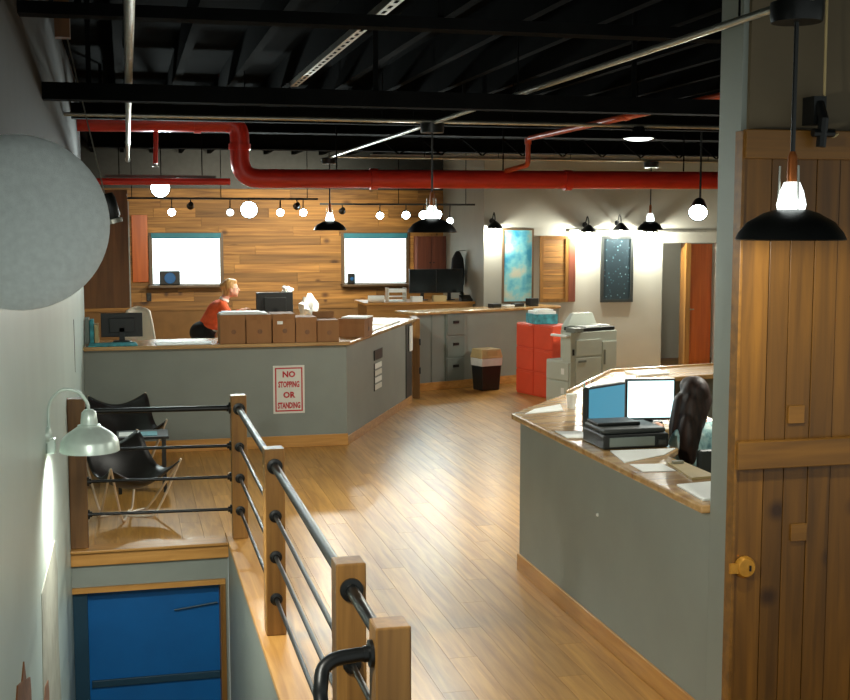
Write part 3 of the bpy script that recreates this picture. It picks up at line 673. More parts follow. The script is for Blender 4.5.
obj('body', MB().box(2.68, 3.09, 6.60, 6.94, CT, 1.185), blackp, pr, bevel=.008)
obj('upper_deck', MB().box(2.69, 3.08, 6.62, 6.94, 1.186, 1.215), charc, pr, bevel=.01)
obj('paper_drawer', MB().box(2.715, 3.0, 6.594, 6.5995, 1.115, 1.17), filem, pr, bevel=.003)
obj('output_tray', MB().box(2.70, 2.97, 6.74, 6.93, 1.2155, 1.235), blackp, pr, bevel=.006)
obj('panel_button', MB().box(3.02, 3.07, 6.59, 6.5995, 1.12, 1.15), charc, pr)
def sheet(poly, z, h, label, mat=white, name='loose_papers', cat='papers'):
    o = obj(name, MB().prism(poly, z, z+h), mat, None, bevel=.0015); return tag(o, label, cat)
sheet([(2.66,8.00),(2.98,8.10),(3.06,8.38),(2.80,8.20)], CT, .006, 'white sheet at the rounded far corner of the service counter')
sheet([(3.42,8.82),(3.92,8.98),(4.22,9.70),(3.80,9.45)], CT, .03, 'heap of white papers on the far side of the service counter')
sheet([(4.30,9.80),(4.62,9.88),(4.66,10.2),(4.30,10.13)], CT, .015, 'white papers on the back run of the service counter')
sheet([(2.61,7.02),(2.76,6.99),(2.78,7.22),(2.62,7.26)], CT, .006, 'small white note behind the black printer')
sheet([(2.64,6.20),(2.95,6.36),(3.10,6.53),(2.70,6.55)], CT, .006, 'white form directly in front of the black printer')
sheet([(2.64,5.95),(2.82,5.93),(2.83,6.12),(2.65,6.15)], CT, .004, 'small white note beside the form on the service counter')
sheet([(2.63,5.24),(2.93,5.24),(2.94,5.62),(2.66,5.58)], CT, .01, 'white papers against the grey wall end of the service counter')
kb = thing('clipboard', (2.88, 5.9, CT), 'tan clipboard lying on the service counter near the seated person', 'clipboard')
obj('board', MB().prism([(2.80,5.70),(2.95,5.72),(2.95,6.10),(2.86,6.12)], CT, CT+.012), tan, kb); obj('clip', MB().box(2.87, 2.93, 6.06, 6.09, CT+.0121, CT+.025), steel, kb)
cu = thing('paper_cup', (3.08, 8.2, CT), 'white paper cup behind the blue screen monitor', 'cup')
for k in range(1): obj('cup_body', MB().lathe([(.028, 0), (.04, .10), (.042, .102), (.038, .10), (.026, .004), (0, .004)], (3.08, 8.2, CT+.03*k), (0, 0, 1), 18), white, cu, smooth=True)
ps = thing('pen_pot', (3.30, 8.45, CT), 'tan pen pot with pens on the service counter', 'pen pot')
obj('pot', MB().lathe([(0, 0), (.04, 0), (.042, .1), (.038, .1), (.036, .01), (0, .01)], (3.30, 8.45, CT), (0, 0, 1), 16), tan, ps, smooth=True)
for k in range(4): a = k*1.6; obj('pen', MB().tube([(3.30+.01*math.cos(a), 8.45+.01*math.sin(a), CT+.012), (3.30+.035*math.cos(a), 8.45+.035*math.sin(a), CT+.16)], .004, 6), [blackp, sign_r, teal_b, white][k], ps)

# ================================================================== PEOPLE
def soft(name, mb, mat, parent, voxel=.012, it=4):
    o = obj(name, mb, mat, parent, smooth=True)
    r = o.modifiers.new('remesh', 'REMESH'); r.mode = 'VOXEL'; r.voxel_size = voxel; r.use_smooth_shade = True
    s = o.modifiers.new('smooth', 'SMOOTH'); s.iterations = it; s.factor = .5
    return o
def hand(mb, wrist, d, side, up=(0, 0, 1)):
    """palm, four curled fingers of unequal length, thumb from the palm's side"""
    wrist = Vector(wrist); d = Vector(d).normalized(); s = Vector(up).cross(d).normalized()*side; upv = d.cross(s).normalized()
    if upv.z < 0: upv = -upv
    mb.cone(wrist, wrist+d*.03, .024, .026); 
    for k in range(4):
        b = wrist+d*.085+s*(.027-.018*k); mb.cone(wrist+d*.02+s*(.018-.012*k), b, .014, .012, 8)
        L = [.030, .034, .032, .024][k]
        p1 = b+d*L*.9-upv*L*.35; p2 = p1+d*L*.5-upv*L*.75
        mb.cone(b, p1, .0095, .0088, 8); mb.cone(p1, p2, .0088, .0075, 8)
    t0 = wrist+d*.03+s*.028; t1 = t0+d*.03+s*.024-upv*.01; t2 = t1+d*.028+s*.006-upv*.012
    mb.cone(t0, t1, .0125, .0105, 8); mb.cone(t1, t2, .0105, .0085, 8)
# ---- woman in orange, standing in profile and leaning to the desk
w1 = thing('person', (.95, 15.8, 0), 'blond person in orange top and black trousers leaning behind the boxes', 'person')
Y0 = 15.8
hip = (.97, Y0, 1.02)
b = MB(); b.ball((.965, Y0, 1.03), (.145, .17, .13)); b.cone((.985, Y0, 1.06), (1.12, Y0, 1.32), .115, .12); b.ball((1.145, Y0, 1.36), (.11, .165, .10))
b.cone((1.19, Y0, 1.42), (1.245, Y0, 1.53), .055, .05)
hd = Vector((1.295, Y0, 1.605))
b.ball(hd, (.092, .075, .112)); b.ball(hd+Vector((.045, 0, -.055)), (.05, .052, .05)); b.cone(hd+Vector((.085, 0, .01)), hd+Vector((.108, 0, -.022)), .008, .014)
for sd in (-1, 1): b.ball(hd+Vector((-.01, .076*sd, -.01)), (.018, .012, .028))
b.ball(hd+Vector((.084, 0, -.052)), (.012, .022, .012)); b.ball(hd+Vector((.072, 0, -.092)), (.02, .022, .016))
arms = [[(1.165, Y0-.17, 1.40), (1.275, Y0-.22, 1.25), (1.395, Y0-.17, 1.325)], [(1.165, Y0+.17, 1.40), (1.27, Y0+.20, 1.17), (1.47, Y0+.14, 1.14)]]
for a in arms: b.cone(a[0], a[1], .052, .042); b.cone(a[1], a[2], .04, .026)
hand(b, arms[0][2], (.9, .1, .35), 1); hand(b, arms[1][2], (1, -.1, -.05), -1)
legs = [[(.97, Y0+.09*s_, 1.0), (1.0, Y0+.10*s_, .53), (.93, Y0+.11*s_, .09)] for s_ in (-1, 1)]
for l in legs:
    b.cone(l[0], l[1], .095, .062); b.cone(l[1], l[2], .06, .042)
    b.cone((l[2][0]-.02, l[2][1], .055), (l[2][0]+.14, l[2][1], .035), .042, .03)
soft('body', b, skin, w1, .008, 3)
t = MB(); t.cone((1.00, Y0, 1.12), (1.12, Y0, 1.32), .128, .132); t.ball((1.145, Y0, 1.36), (.122, .18, .108)); t.ball((1.00, Y0, 1.13), (.13, .165, .08)); t.ball((1.17, Y0, 1.42), (.07, .09, .045))
for a in arms: t.cone(a[0], a[1], .063, .054); t.cone(a[1], Vector(a[1]).lerp(Vector(a[2]), .75), .053, .042)
soft('orange_top', t, orange_s, w1, .012, 4)
t = MB(); t.ball((.935, Y0, 1.05), (.175, .19, .15)); t.cone((.965, Y0, 1.05), (.985, Y0, 1.10), .13, .125)
for l in legs: t.cone(l[0], l[1], .108, .075); t.cone(l[1], l[2], .073, .058)
soft('trousers', t, denim, w1, .014, 4)
t = MB(); t.lathe([(.13, 0), (.145, .004), (.145, .028), (.13, .032)], (.975, Y0, 1.095), (.35, 0, .93), 28); o = obj('shirt_hem', t, white, w1, smooth=True)
t = MB().lathe([(.056, 0), (.066, .0), (.060, .03), (.053, .03)], (1.205, Y0, 1.455), (.42, 0, .9), 20); obj('collar', t, white, w1, smooth=True)
h = MB(); h.ball(hd+Vector((-.022, 0, .022)), (.092, .086, .108)); h.ball(hd+Vector((-.055, 0, -.045)), (.055, .07, .075)); h.ball(hd+Vector((.035, 0, .085)), (.05, .06, .035)); h.ball(hd+Vector((-.10, 0, .03)), (.045, .045, .045))
soft('hair', h, blond, w1, .01, 3)
for sd in (-1, 1): obj('eye', MB().ball(hd+Vector((.078, .032*sd, .004)), (.01, .014, .009), 8, 6), eye_m, w1)
obj('mouth', MB().ball(hd+Vector((.095, 0, -.053)), (.006, .02, .005), 8, 6), lip_m, w1)
for l in legs: obj('shoe', MB().cone((l[2][0]-.03, l[2][1], .05), (l[2][0]+.15, l[2][1], .04), .05, .038), shoe_m, w1, smooth=True)

# ---- woman at the service counter, seated, seen from behind
w2 = thing('person', (3.45, 6.72, .0), 'seated person with long dark brown hair and teal plaid shirt at counter', 'person')
BX, BYY = 3.42, 6.72
hd = Vector((3.345, 6.80, 1.365))
b = MB(); b.ball((BX, BYY, .80), (.18, .14, .13)); b.cone((BX, BYY, .85), (BX, BYY+.02, 1.06), .13, .125); b.ball((BX-.01, BYY+.03, 1.10), (.17, .11, .11))
b.cone((BX-.04, BYY+.05, 1.16), (hd.x, hd.y-.01, 1.29), .055, .05)
b.ball(hd, (.078, .095, .115)); b.ball(hd+Vector((0, .05, -.055)), (.052, .05, .05)); b.cone(hd+Vector((0, .09, .0)), hd+Vector((0, .112, -.025)), .008, .014)
b.ball(hd+Vector((0, .088, -.055)), (.022, .012, .012))
for sd in (-1, 1): b.ball(hd+Vector((.078*sd, -.005, -.01)), (.012, .018, .028))
arms = [[(BX-.17, BYY+.03, 1.13), (BX-.22, BYY+.14, .92), (BX-.16, BYY+.40, 1.135)], [(BX+.16, BYY+.03, 1.13), (BX+.24, BYY+.12, .90), (BX+.14, BYY+.40, 1.135)]]
for a in arms: b.cone(a[0], a[1], .052, .042); b.cone(a[1], a[2], .04, .026)
hand(b, arms[0][2], (.1, 1, 0), -1); hand(b, arms[1][2], (-.15, 1, 0), 1)
legs = [[(BX+.09*s_, BYY, .78), (BX+.11*s_, BYY+.42, .76), (BX+.11*s_, BYY+.34, .34)] for s_ in (-1, 1)]
for l in legs:
    b.cone(l[0], l[1], .09, .062); b.cone(l[1], l[2], .06, .042); b.cone((l[2][0], l[2][1]-.03, .31), (l[2][0], l[2][1]+.13, .30), .042, .03)
soft('body', b, skin, w2, .008, 3)
t = MB(); t.cone((BX, BYY, .80), (BX, BYY+.02, 1.06), .155, .14); t.ball((BX-.01, BYY+.03, 1.10), (.185, .122, .12)); t.ball((BX, BYY, .82), (.18, .15, .09))
for a in arms: t.cone(a[0], a[1], .066, .058); t.cone(a[1], Vector(a[1]).lerp(Vector(a[2]), .8), .056, .04)
soft('plaid_shirt', t, plaid, w2, .012, 3)
t = MB(); t.ball((BX, BYY, .775), (.19, .155, .11))
for l in legs: t.cone(l[0], l[1], .102, .075); t.cone(l[1], l[2], .073, .058)
soft('trousers', t, denim, w2, .014, 4)
h = MB(); h.ball(hd+Vector((0, -.018, .02)), (.088, .104, .112)); h.ball(hd+Vector((0, .03, .065)), (.08, .08, .06))
for k, (x0, y0, x1, y1, z1) in enumerate([(-.06, -.05, -.10, -.075, -.36), (-.045, -.07, -.08, -.11, -.38), (-.02, -.08, -.06, -.12, -.37), (.0, -.08, -.045, -.125, -.30), (.03, -.07, .0, -.10, -.16), (.05, -.05, .03, -.07, -.10), (-.08, .0, -.115, -.02, -.34), (-.075, .03, -.11, .03, -.30)]):
    h.cone(hd+Vector((x0, y0, -.02)), hd+Vector((x1, y1, z1*.6)), .045, .040, 10); h.cone(hd+Vector((x1, y1, z1*.6)), hd+Vector((x1*1.05, y1, z1)), .040, .026, 10)
h.ball(hd+Vector((-.05, -.08, -.12)), (.065, .06, .16)); h.ball(hd+Vector((-.09, -.10, -.22)), (.05, .075, .14))
soft('hair', h, brown_h, w2, .010, 12)
for sd in (-1, 1): obj('eye', MB().ball(hd+Vector((.03*sd, .084, .004)), (.013, .01, .009), 8, 6), eye_m, w2)
for l in legs: obj('shoe', MB().cone((l[2][0], l[2][1]-.04, .305), (l[2][0], l[2][1]+.14, .30), .05, .038), shoe_m, w2, smooth=True)
st = thing('office_chair', (BX, BYY, 0), 'tall grey drafting chair under the seated person', 'chair')
obj('seat', MB().box(BX-.22, BX+.22, BYY-.2, BYY+.2, .60, .672), charc, st, bevel=.025)
obj('backrest', MB().box(BX-.21, BX+.21, BYY-.27, BYY-.225, .78, 1.10), charc, st, bevel=.02)
obj('back_support', MB().tube([(BX, BYY-.1, .61), (BX, BYY-.26, .64), (BX, BYY-.275, .86)], .018, 8), blackp, st)
obj('column', MB().tube([(BX, BYY, .07), (BX, BYY, .60)], .028, 10), steel, st)
obj('foot_ring', MB().tube([(BX+.22*math.cos(k*PI/12), BYY+.22*math.sin(k*PI/12), .255) for k in range(25)], .012, 8).tube([(BX-.22, BYY, .255), (BX+.22, BYY, .255)], .01, 6), steel, st)
for k in range(5):
    a = k*2*PI/5+.3; q = (BX+.28*math.cos(a), BYY+.28*math.sin(a), .035)
    l = obj('leg', MB().tube([(BX, BYY, .08), (q[0], q[1], .06)], .02, 8), blackp, st); obj('caster', MB().ball(q, .033, 8, 6), blackp, l)

# ================================================================== LANDING FURNITURE
def sling_chair(loc, rz, label, wire, sc_=1):
    r = thing('sling_chair', loc, label, 'chair', 'black sling chairs on the landing'); r.rotation_euler.z = rz; r.scale = (sc_,)*3
    def loc_(nm, mb, mat, sm=True):
        o = bpy.data.objects.new(nm, mesh(nm, mb, mat, sm)); C.objects.link(o); o.parent = r; return o
    FL, FR, BL_, BR_ = (-.36, -.34, .56), (.36, -.34, .56), (-.30, .36, .76), (.30, .36, .76)
    # two crossed rod loops: each runs from a front corner down to the floor and up to the back corners
    loc_('frame_rod', MB().tube(smoothpath([FL, (-.20, -.20, .10), (-.12, -.12, .012), (.10, .20, .012), (.18, .26, .08), BR_], 6), .011, 8), wire)
    loc_('frame_rod', MB().tube(smoothpath([FR, (.20, -.20, .10), (.12, -.12, .012), (-.10, .20, .012), (-.18, .26, .08), BL_], 6), .011, 8), wire)
    loc_('frame_rod', MB().tube(smoothpath([FL, (-.26, .05, .09), (-.20, .16, .012), (.20, .16, .012), (.26, .05, .09), FR], 6), .011, 8), wire)
    v = []; N = 12
    for i in range(N+1):
        a = i/N
        for j in range(N+1):
            c = j/N; p = [(FL[k]*(1-c)+FR[k]*c)*(1-a)+(BL_[k]*(1-c)+BR_[k]*c)*a for k in range(3)]
            dip = math.sin(PI*c)*.16*(1-.3*a)+math.sin(PI*min(1, a*1.15))*.20
            p[1] += .05*math.sin(PI*a)+ (.10*math.sin(PI*c) if i == 0 else 0)*.5; p[2] -= dip; v.append(tuple(p))
    o = loc_('sling_seat', MB().add(v, [(i*(N+1)+j, i*(N+1)+j+1, (i+1)*(N+1)+j+1, (i+1)*(N+1)+j) for i in range(N) for j in range(N)]), leather)
    o.modifiers.new('thick', 'SOLIDIFY').thickness = .012
    return r
wire_l = paint('worn_steel_wire', (226, 210, 190), .35, .5)
sling_chair((-.02, 10.25, 0), .5, 'black leather sling chair with bright wire legs by the railing', wire_l, .88)
sling_chair((-.05, 12.25, 0), .2, 'black leather sling chair against the grey counter', wire_l, .95)
tb = thing('side_table', (.1, 11.35, 0), 'small black side table between two sling chairs', 'table')
obj('table_top', MB().box(-.12, .34, 11.15, 11.55, .49, .515), blackp, tb, bevel=.004)
obj('shelf', MB().box(-.09, .31, 11.18, 11.52, .16, .18), blackp, tb)
for xx in (-.10, .295):
    for yy in (11.17, 11.505): obj('leg', MB().box(xx-.012, xx+.018, yy-.012, yy+.018, 0, .489), blackp, tb)
mg = thing('magazine', (.05, 11.33, .515), 'open magazine with pale blue pages on the black side table', 'magazine')
obj('page', MB().box(-.10, .07, 11.20, 11.42, .5155, .523), white, mg, bevel=.002); obj('page', MB().box(.072, .24, 11.20, 11.42, .5155, .521), teal_b, mg, bevel=.002)

# ================================================================== PIPES, CONDUITS
def pipe(name, pts, r, mat, label, cat='pipe', n=14, extra=()):
    t = thing(name, tuple(pts[0]), label, cat)
    obj('run', MB().tube(pts, r, n), mat, t, smooth=True)
    for e, (p, d, rr, L) in enumerate(extra): obj('coupling', MB().tube([Vector(p)-Vector(d).normalized()*L/2, Vector(p)+Vector(d).normalized()*L/2], rr, n), mat, t, smooth=True)
    return t
def elbowed(a, c, b, k):  # rounded corner at c
    a, b, c = Vector(a), Vector(b), Vector(c); p = c+(a-c).normalized()*k; q = c+(b-c).normalized()*k
    return [a]+arc(p, q, c, 8)+[b]
pth = elbowed((-.449, 13.0, 3.45), (1.18, 13.0, 3.47), (1.18, 13.0, 3.1), .16)[:-1]
pth += [Vector(p) for p in elbowed((1.18, 13.0, 3.3), (1.18, 13.0, 2.895), (1.6, 13.0, 2.895), .2)[1:-1]] + [Vector((6.55, 13.0, 2.92)), Vector((10.4, 13.0, 2.94))]
mp_ = pipe('sprinkler_main', pth, .10, red_p, 'thick red sprinkler main crossing the room with a bend', 'pipe', 18,
     [((x_, 13.0, 2.895+.005*x_/2), (1, 0, 0), .115, .08) for x_ in (2.6, 4.8, 6.9)]+[((1.18, 13, 3.22), (0, 0, 1), .115, .06), ((.75, 13, 3.462), (1, 0, 0), .112, .07)])
for x_ in (2.2, 4.05, 6.2): obj('hanger_rod', MB().tube([(x_, 13.0, 2.99), (x_, 13.0, CZ-.2)], .008, 6), beam_c, mp_)
pipe('sprinkler_branch', [(-.449, 13.3, 2.86), (1.1, 13.3, 2.87)], .035, red_p, 'thin red pipe left of the thick red main bend')
bp_ = elbowed((4.04, 5.4, 3.30), (4.07, 12.2, 3.30), (4.07, 12.2, 2.99), .08)[:-1]+[Vector(p) for p in elbowed((4.07, 12.2, 3.25), (4.07, 12.2, 3.03), (4.07, 12.95, 3.0), .06)[1:]]
pipe('sprinkler_branch', bp_, .027, orange_p, 'orange-red branch pipe running overhead into the red main', 'pipe', 12, [((4.07, 12.2, 3.27), (0, 0, 1), .036, .06), ((4.06, 9.6, 3.3), (0, 1, 0), .034, .06)])
tp = pipe('steel_conduit', [(.03, 1.0, 3.25), (.055, 16.4, 3.25)], .022, steel, 'long bare steel pipe running straight above the stairwell', 'pipe', 12, [((.05, 13.0, 3.25), (0, 1, 0), .03, .08), ((.055, 16.35, 3.25), (0, 1, 0), .035, .08)])
cx = [('running overhead through the three pendant lamps', [(2.5, -1.9, 3.25), (2.5, 15.9, 3.25)]),
      ('crossing the ceiling above the middle pendant lamp', [(-.44, 10.0, 3.262), (6.3, 10.0, 3.262)]),
      ('crossing the ceiling above the thick red main', [(2.5, 15.3, 3.262), (8.4, 15.3, 3.262)])]
for lb, p in cx:
    t = pipe('electrical_conduit', p, .016, steel, 'thin steel conduit '+lb, 'conduit', 10)
    a, b_ = Vector(p[0]), Vector(p[1])
    for k in range(1, 6):
        q = a.lerp(b_, k/6+.04); obj('hanger', MB().tube([q, (q.x, q.y, CZ-.2)], .005, 6), beam_c, t)
us = thing('strut_channel', (1.43, 8.6, 3.58), 'perforated steel strut channel under the black joists', 'channel')
obj('channel', MB().box(1.40, 1.46, 6.2, 10.6, 3.585, 3.6295), steel, us)
for k in range(26): obj('slot', MB().box(1.42, 1.44, 6.3+k*.165, 6.38+k*.165, 3.5835, 3.5851), beam_c, us)
tr = thing('open_web_joist', (6.0, 16.2, 3.33), 'black open web steel joist crossing below the ceiling', 'joist')
obj('top_chord', MB().box(3.2, 10.4, 16.16, 16.24, 3.585, 3.629), beam_c, tr); obj('bottom_chord', MB().box(3.2, 10.4, 16.16, 16.24, 3.31, 3.35), steel, tr)
for k in range(24):
    x_ = 3.3+k*.29; obj('web_rod', MB().tube([(x_, 16.2, 3.35 if k % 2 else 3.585), (x_+.29, 16.2, 3.585 if k % 2 else 3.35)], .012, 6), beam_c, tr)

# ================================================================== LAMPS
def pendant(x, y, label, power, R=.205):
    z = 2.345
    r = thing('pendant_lamp', (x, y, z), label, 'lamp', 'black dome pendant lamps')
    obj('canopy', MB().lathe([(0, 0), (.095, 0), (.1, .03), (.1, .075), (0, .08)], (x, y, 3.17), (0, 0, 1), 20), blackm, r, smooth=True)
    obj('cord', MB().tube([(x, y, 2.68), (x, y, 3.17)], .009, 8), blackp, r)
    obj('socket', MB().lathe([(.0, .0), (.02, 0), (.018, .10), (.01, .12)], (x, y, 2.565), (0, 0, 1), 14), copper, r, smooth=True)
    obj('shade', MB().lathe([(R, 0), (R+.004, .004), (R*.96, .03), (R*.80, .07), (R*.5, .105), (.06, .118), (.058, .112), (R*.48, .099), (R*.78, .064), (R*.94, .027), (R, 0)], (x, y, z), (0, 0, 1), 40), blackm, r, smooth=True)
    for k in range(3):
        a = k*2*PI/3+.5; obj('rod', MB().tube([(x+.05*math.cos(a), y+.05*math.sin(a), 2.45), (x+.045*math.cos(a), y+.045*math.sin(a), 2.63)], .004, 6), steel, r)
    gb = obj('glass_globe', MB().lathe([(.052, .0), (.056, .02), (.045, .07), (.03, .105), (0, .11)], (x, y, 2.462), (0, 0, 1), 20), soft_m, r, smooth=True)
    obj('bulb', MB().ball((x, y, 2.41), (.035, .035, .045), 12, 8), bulb_m, r, smooth=True)
    lamp_light('POINT', (x, y, 2.372), power, r, .05)
    return r
pendant(2.5, 4.29, 'black dome pendant lamp hanging in front of the barn door', LP['pendant']*.5)
pendant(2.5, 10.01, 'black dome pendant lamp hanging over the open floor', LP['pendant']*1.5)
pendant(2.5, 15.3, 'black dome pendant lamp hanging over the reception counter end', LP['pendant']*1.5)
pendant(6.83, 15.3, 'black dome pendant lamp hanging between the framed picture and doorway', LP['pendant']*1.1, .165)
pendant(4.04, 7.0, 'black dome pendant lamp hanging over the seated person behind the wall', LP['pendant']*1.1)
# left wall gooseneck barn lamp
gl = thing('gooseneck_lamp', (-.45, 6.98, 1.17), 'aluminium gooseneck barn lamp on the left plaster wall', 'lamp')
obj('wall_plate', MB().lathe([(0, 0), (.05, 0), (.045, .02), (.02, .03), (0, .03)], (-.4495, 6.98, 1.25), (1, 0, 0), 20), alum, gl, smooth=True)
obj('plate_box', MB().box(-.449, -.40, 6.945, 7.015, 1.15, 1.235), alum, gl, bevel=.008)
obj('arm', MB().tube(smoothpath([(-.43, 6.98, 1.25), (-.435, 6.98, 1.36), (-.42, 6.98, 1.44), (-.36, 6.98, 1.50), (-.28, 6.98, 1.49), (-.23, 6.98, 1.43), (-.22, 6.98, 1.385)], 6), .009, 10), alum, gl, smooth=True)
obj('shade', MB().lathe([(0, .235), (.025, .232), (.04, .215), (.045, .175), (.047, .15), (.062, .146), (.064, .138), (.075, .13), (.12, .10), (.148, .072), (.157, .055), (.163, 0), (.158, 0), (.152, .052), (.142, .066), (.07, .122), (.02, .135)], (-.22, 6.98, 1.155), (0, 0, 1), 40), alum, gl, smooth=True)
obj('bulb', MB().ball((-.22, 6.98, 1.215), (.035, .035, .045), 12, 8), bulb_m, gl, smooth=True)
lamp_light('SPOT', (-.22, 6.98, 1.175), LP['barn'], gl, .04, (0, 0, -1), 165, .5)
# large round metal dish near the camera, with its black housing behind
ds = thing('dish_lamp', (-.235, 3.0, 2.2), 'large round grey metal dish lamp mounted near the stair wall', 'lamp')
dv = Vector((.10, -1, .02)).normalized(); dc = Vector((-.237, 3.0, 2.407))
obj('dish', MB().lathe([(.0, .045), (.06, .042), (.12, .032), (.17, .016), (.2, 0), (.204, -.006), (.198, -.008), (.16, .008), (0, .03)], dc, dv, 56), dish_m, ds, smooth=True)
obj('housing', MB().lathe([(.0, .028), (.13, .02), (.14, -.02), (.09, -.12), (.06, -.16), (0, -.16)], dc, dv, 24), blackp, ds, smooth=True)
obj('bracket', MB().tube([dc-dv*.1, dc+Vector((-.10, .14, 0)), (-.449, 3.16, 2.40)], .014, 8), blackm, ds)
obj('wall_plate', MB().box(-.4495, -.435, 3.10, 3.22, 2.34, 2.46), blackm, ds, bevel=.004)
lamp_light('SPOT', dc-dv*.2+Vector((.02,0,0)), LP['dish'], ds, .08, (.8, 1, -.62), 105, .8)
obj('lens', MB().lathe([(0, -.161), (.055, -.161), (.055, -.165), (0, -.165)], dc, dv, 24), lens_m, ds)
# hung black spotlight behind the dish
hs = thing('cable_spotlight', (-.08, 8.0, 2.4), 'small black unlit spotlight hanging on a cable beside the grey dish', 'lamp')
obj('cable', MB().tube([(-.335, 8.0, 3.629), (-.115, 8.0, 2.58)], .005, 6), steel, hs)
obj('junction_box', MB().box(-.39, -.30, 7.95, 8.05, 3.55, CZ), brown_p, hs)
obj('head', MB().lathe([(0, 0), (.045, 0), (.055, .03), (.055, .14), (.04, .17), (0, .17)], (-.115, 8.0, 2.60), (.25, 0, -1), 18), blackm, hs, smooth=True)
obj('rim', MB().lathe([(.05, .16), (.06, .165), (.06, .19), (.05, .19)], (-.115, 8.0, 2.60), (.25, 0, -1), 18), steel, hs, smooth=True)
# wall lamps on the grey wall
def wall_lamp(x, z, label, power, out=.17, y=GY):
    r = thing('wall_lamp', (x, y, z), label, 'lamp', 'black gooseneck wall lamps on the grey wall')
    obj('wall_plate', MB().lathe([(0, 0), (.045, 0), (.04, .02), (0, .025)], (x, y-.0005, z+.12), (0, -1, 0), 16), blackm, r, smooth=True)
    obj('arm', MB().tube(smoothpath([(x, y-.02, z+.12), (x, y-.08, z+.22), (x, y-out*.7, z+.25), (x, y-out, z+.18), (x, y-out, z+.11)], 5), .010, 8), blackm, r, smooth=True)
    obj('shade', MB().lathe([(.02, .12), (.05, .10), (.11, .04), (.13, 0), (.124, 0), (.10, .035), (.045, .09), (.02, .10)], (x, y-out, z), (0, 0, 1), 26), blackm, r, smooth=True)
    obj('bulb', MB().ball((x, y-out, z+.02), (.04, .04, .05), 12, 8), bulb_m, r, smooth=True)
    lamp_light('POINT', (x, y-out, z-.055), power, r, .05)
    return r
wall_lamp(7.28, 2.30, 'black gooseneck wall lamp between the slatted panel and framed picture', LP['wall'])
wall_lamp(8.36, 2.30, 'black gooseneck wall lamp between the framed picture and doorway', LP['wall'])
wall_lamp(7.84, 2.33, 'black gooseneck wall lamp directly above the framed picture', LP['wall']*.15)
wall_lamp(5.70, 2.36, 'black gooseneck wall lamp beside the map poster', LP['wall']*.35)
# ceiling disc + can
cl = thing('ceiling_lamp', (4.34, 10.0, 3.15), 'shallow white ceiling lamp on the crossing conduit', 'lamp')
obj('housing', MB().lathe([(0, .10), (.05, .10), (.06, .03), (.14, .02), (.15, 0), (0, 0)], (4.34, 10.0, 3.155), (0, 0, 1), 26), beam_c, cl, smooth=True)
obj('diffuser', MB().lathe([(0, -.02), (.08, -.018), (.13, 0), (0, .0005)], (4.34, 10.0, 3.154), (0, 0, 1), 26), soft_m, cl, smooth=True)
lamp_light('SPOT', (4.34, 10.0, 3.12), LP['disc'], cl, .1, (0, 0, -1), 150, .8)
cn = thing('can_spotlight', (5.9, 12.0, 2.5), 'lit can spotlight hanging beside the grey column', 'lamp')
cdv = Vector((-.42, -.75, -.5)).normalized(); cc = Vector((5.9, 12.0, 2.54))
obj('stem', MB().tube([(5.97, 12.1, 2.70), (5.97, 12.1, CZ-.001)], .012, 8), blackm, cn)
obj('can', MB().lathe([(.0, -.22), (.06, -.22), (.07, -.18), (.10, -.02), (.105, 0), (.095, 0), (.09, -.02), (0, -.03)], cc, cdv, 24), blackm, cn, smooth=True)
obj('lens', MB().lathe([(0, -.004), (.093, -.004), (.093, -.012), (0, -.012)], cc, cdv, 24), lens_m, cn)
lamp_light('SPOT', cc+cdv*.02, LP['can'], cn, .08, cdv, 100, .6)
# track lights
def track(y, x0, x1, z, label):
    t = thing('light_track', ((x0+x1)/2, y, z), label, 'track')
    obj('bar', MB().box(x0, x1, y-.018, y+.018, z, z+.03), charc, t)
    for k in range(3): x_ = x0+.15+(x1-x0-.3)*k/2; obj('hanger', MB().tube([(x_, y, z+.03), (x_, y, CZ-.001)], .006, 6), beam_c, t)
track(17.6, -.05, 2.7, 2.77, 'long dark light track above the reception desk')
track(19.0, 2.95, 5.45, 2.725, 'dark light track above the oak back desk')
track(14.0, -.2, 1.0, 2.93, 'short dark light track near the brown wooden panel')
def head(x, y, z, tz, rad, aim, label, grp, power, dim=False):
    d = Vector(aim).normalized(); c = Vector((x, y, z))
    r = thing('track_spotlight', (x, y, z), label, 'lamp', grp)
    obj('stem', MB().tube([c-d*rad*.9, c-d*rad*.9+Vector((0, 0, .05)), (x, y, tz)], .009, 6), blackm, r)
    obj('can', MB().lathe([(0, -rad*2.2), (rad*.7, -rad*2.1), (rad*.85, -rad), (rad*1.08, 0), (rad*.98, 0), (rad*.9, -.01), (0, -.015)], c, d, 18), blackm, r, smooth=True)
    obj('lens', MB().lathe([(0, -.002), (rad*.96, -.002), (rad*.96, -.008), (0, -.008)], c, d, 18), lens_m if not dim else soft_m, r)
    if power: lamp_light('SPOT', c+d*.02, power, r, .05, d, 95, .7, (.86, 1.0, .97) if d.y < 0 else (1, .9, .68))
    return r
head(.39, 14.0, 2.82, 2.93, .105, (-.05, -1, -.15), 'large bright spotlight on the short track near the wooden panel', 'track spotlights', LP['track']*1.3)
head(1.716, 17.6, 2.63, 2.77, .12, (-.1, -1, -.2), 'largest bright spotlight on the long track above the reception desk', 'track spotlights', LP['track']*1.3)
G1 = 'small spotlights on the long track'
for x_, dm, lb in ((.64, 0, 'by the wooden panel end'), (1.45, 1, 'next to the largest spotlight'), (2.16, 0, 'midway between the largest spotlight and the track end'), (2.49, 0, 'at the pendant lamp end')): head(x_, 17.6, 2.59, 2.77, .055, (-.05, -1, -.3), 'small bright spotlight on the long track, '+lb, G1, LP['track']*.25, dm)
G2 = 'spotlights above the back desk'
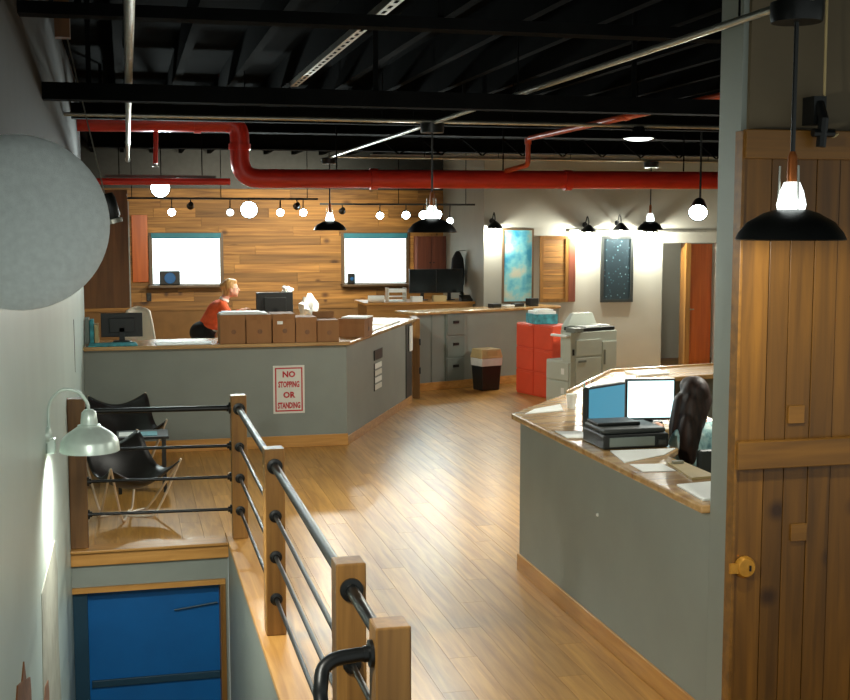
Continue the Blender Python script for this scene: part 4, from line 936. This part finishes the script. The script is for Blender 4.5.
for x_, zz, rr, dm in ((3.90, 2.56, .06, 'fifth'), (4.32, 2.57, .065, 'fourth'), (4.61, 2.57, .075, 'third'), (4.83, 2.58, .075, 'second'), (5.04, 2.48, .055, 'first')): head(x_, 19.0, zz, 2.725, rr, (-.15, -1, -.35), 'bright spotlight above the oak back desk, '+dm+' from the grey side wall', G2, LP['track']*.3)
# spots that wash the board wall
for x_, ax, lb in ((.9, .0, 'between the two windows and the wooden panel'), (2.4, .0, 'midway between the two windows')):
    head(x_, 17.62, 2.68, 2.77, .05, (ax, 1, -.25), 'small spotlight aimed at the board wall, '+lb, 'wall wash spotlights', LP['track']*(.9 if x_ < 1 else 2.6))
head(3.3, 19.02, 2.63, 2.725, .05, (0, 1, -.3), 'small spotlight aimed at the window behind the oak desk', 'wall wash spotlights', LP['track']*1.3)
hl = thing('hall_lamp', (9.0, 19.8, 2.5), 'round ceiling lamp in the hall behind the doorway', 'lamp')
obj('ceiling_panel', MB().box(8.2, 10.5, GY+.16, 20.6, 2.6, 2.64), white, hl)
obj('shade', MB().lathe([(.02, .1), (.12, .09), (.14, .03), (.10, 0), (0, 0)], (9.0, 19.8, 2.5), (0, 0, 1), 20), soft_m, hl, smooth=True)
lamp_light('POINT', (9.0, 19.8, 2.42), LP['hall'], hl, .08)
# small things
for x_, z0, z1, hw, lb in ((.72, 1.402, 1.64, .17, 'dark blue speaker box on the sill of the window by the wooden panel'), (3.85, 1.386, 1.57, .06, 'small dark box on the sill of the window behind the desk')):
    r = thing('speaker_box', (x_, BY-.2, z0), lb, 'speaker'); obj('body', MB().box(x_-hw, x_+hw, BY-.28, BY-.12, z0, z1), blackp, r, bevel=.015)
    obj('cone', MB().lathe([(0, .004), (hw*.5, .004), (hw*.55, 0), (0, 0)], (x_, BY-.2801, (z0+z1)/2), (0, -1, 0), 20), blue_d, r)
vb = thing('wall_bracket', (2.94, 4.85, 2.7), 'black wall bracket with hanging cable above the barn door', 'bracket')
obj('bracket', MB().box(2.91, 2.97, 4.83, 4.924, 2.84, 2.96).tube([(2.94, 4.84, 2.93), (2.94, 4.80, 2.86), (2.93, 4.80, 2.74)], .022, 8).tube([(2.89, 4.80, 2.80), (2.99, 4.80, 2.80)], .018, 8), blackm, vb)
obj('cable', MB().tube(smoothpath([(2.98, 4.87, CZ-.03), (2.975, 4.86, 3.2), (2.97, 4.84, 2.86), (3.0, 4.83, 2.79), (3.03, 4.83, 2.80)], 6), .006, 6), tan, vb)
rs = thing('fire_sprinkler', (.33, 13.0, 3.0), 'short red sprinkler drop hanging near the bright spotlight', 'sprinkler')
obj('drop', MB().tube([(.33, 13.0, 3.36), (.32, 13.0, 3.04)], .025, 10), red_p, rs, smooth=True)
obj('sprinkler_head', MB().lathe([(.012, 0), (.02, .01), (.02, .03), (.035, .035)], (.32, 13.0, 3.04), (0, 0, -1), 12), steel, rs, smooth=True)
sw = thing('light_switch', (.37, BY-.04, 1.2), 'small black switch plate on the board wall', 'switch'); obj('plate', MB().box(.33, .41, BY-.05, BY-.031, 1.12, 1.26), blackp, sw, bevel=.003); obj('toggle', MB().box(.36, .38, BY-.058, BY-.0505, 1.17, 1.21), charc, sw)
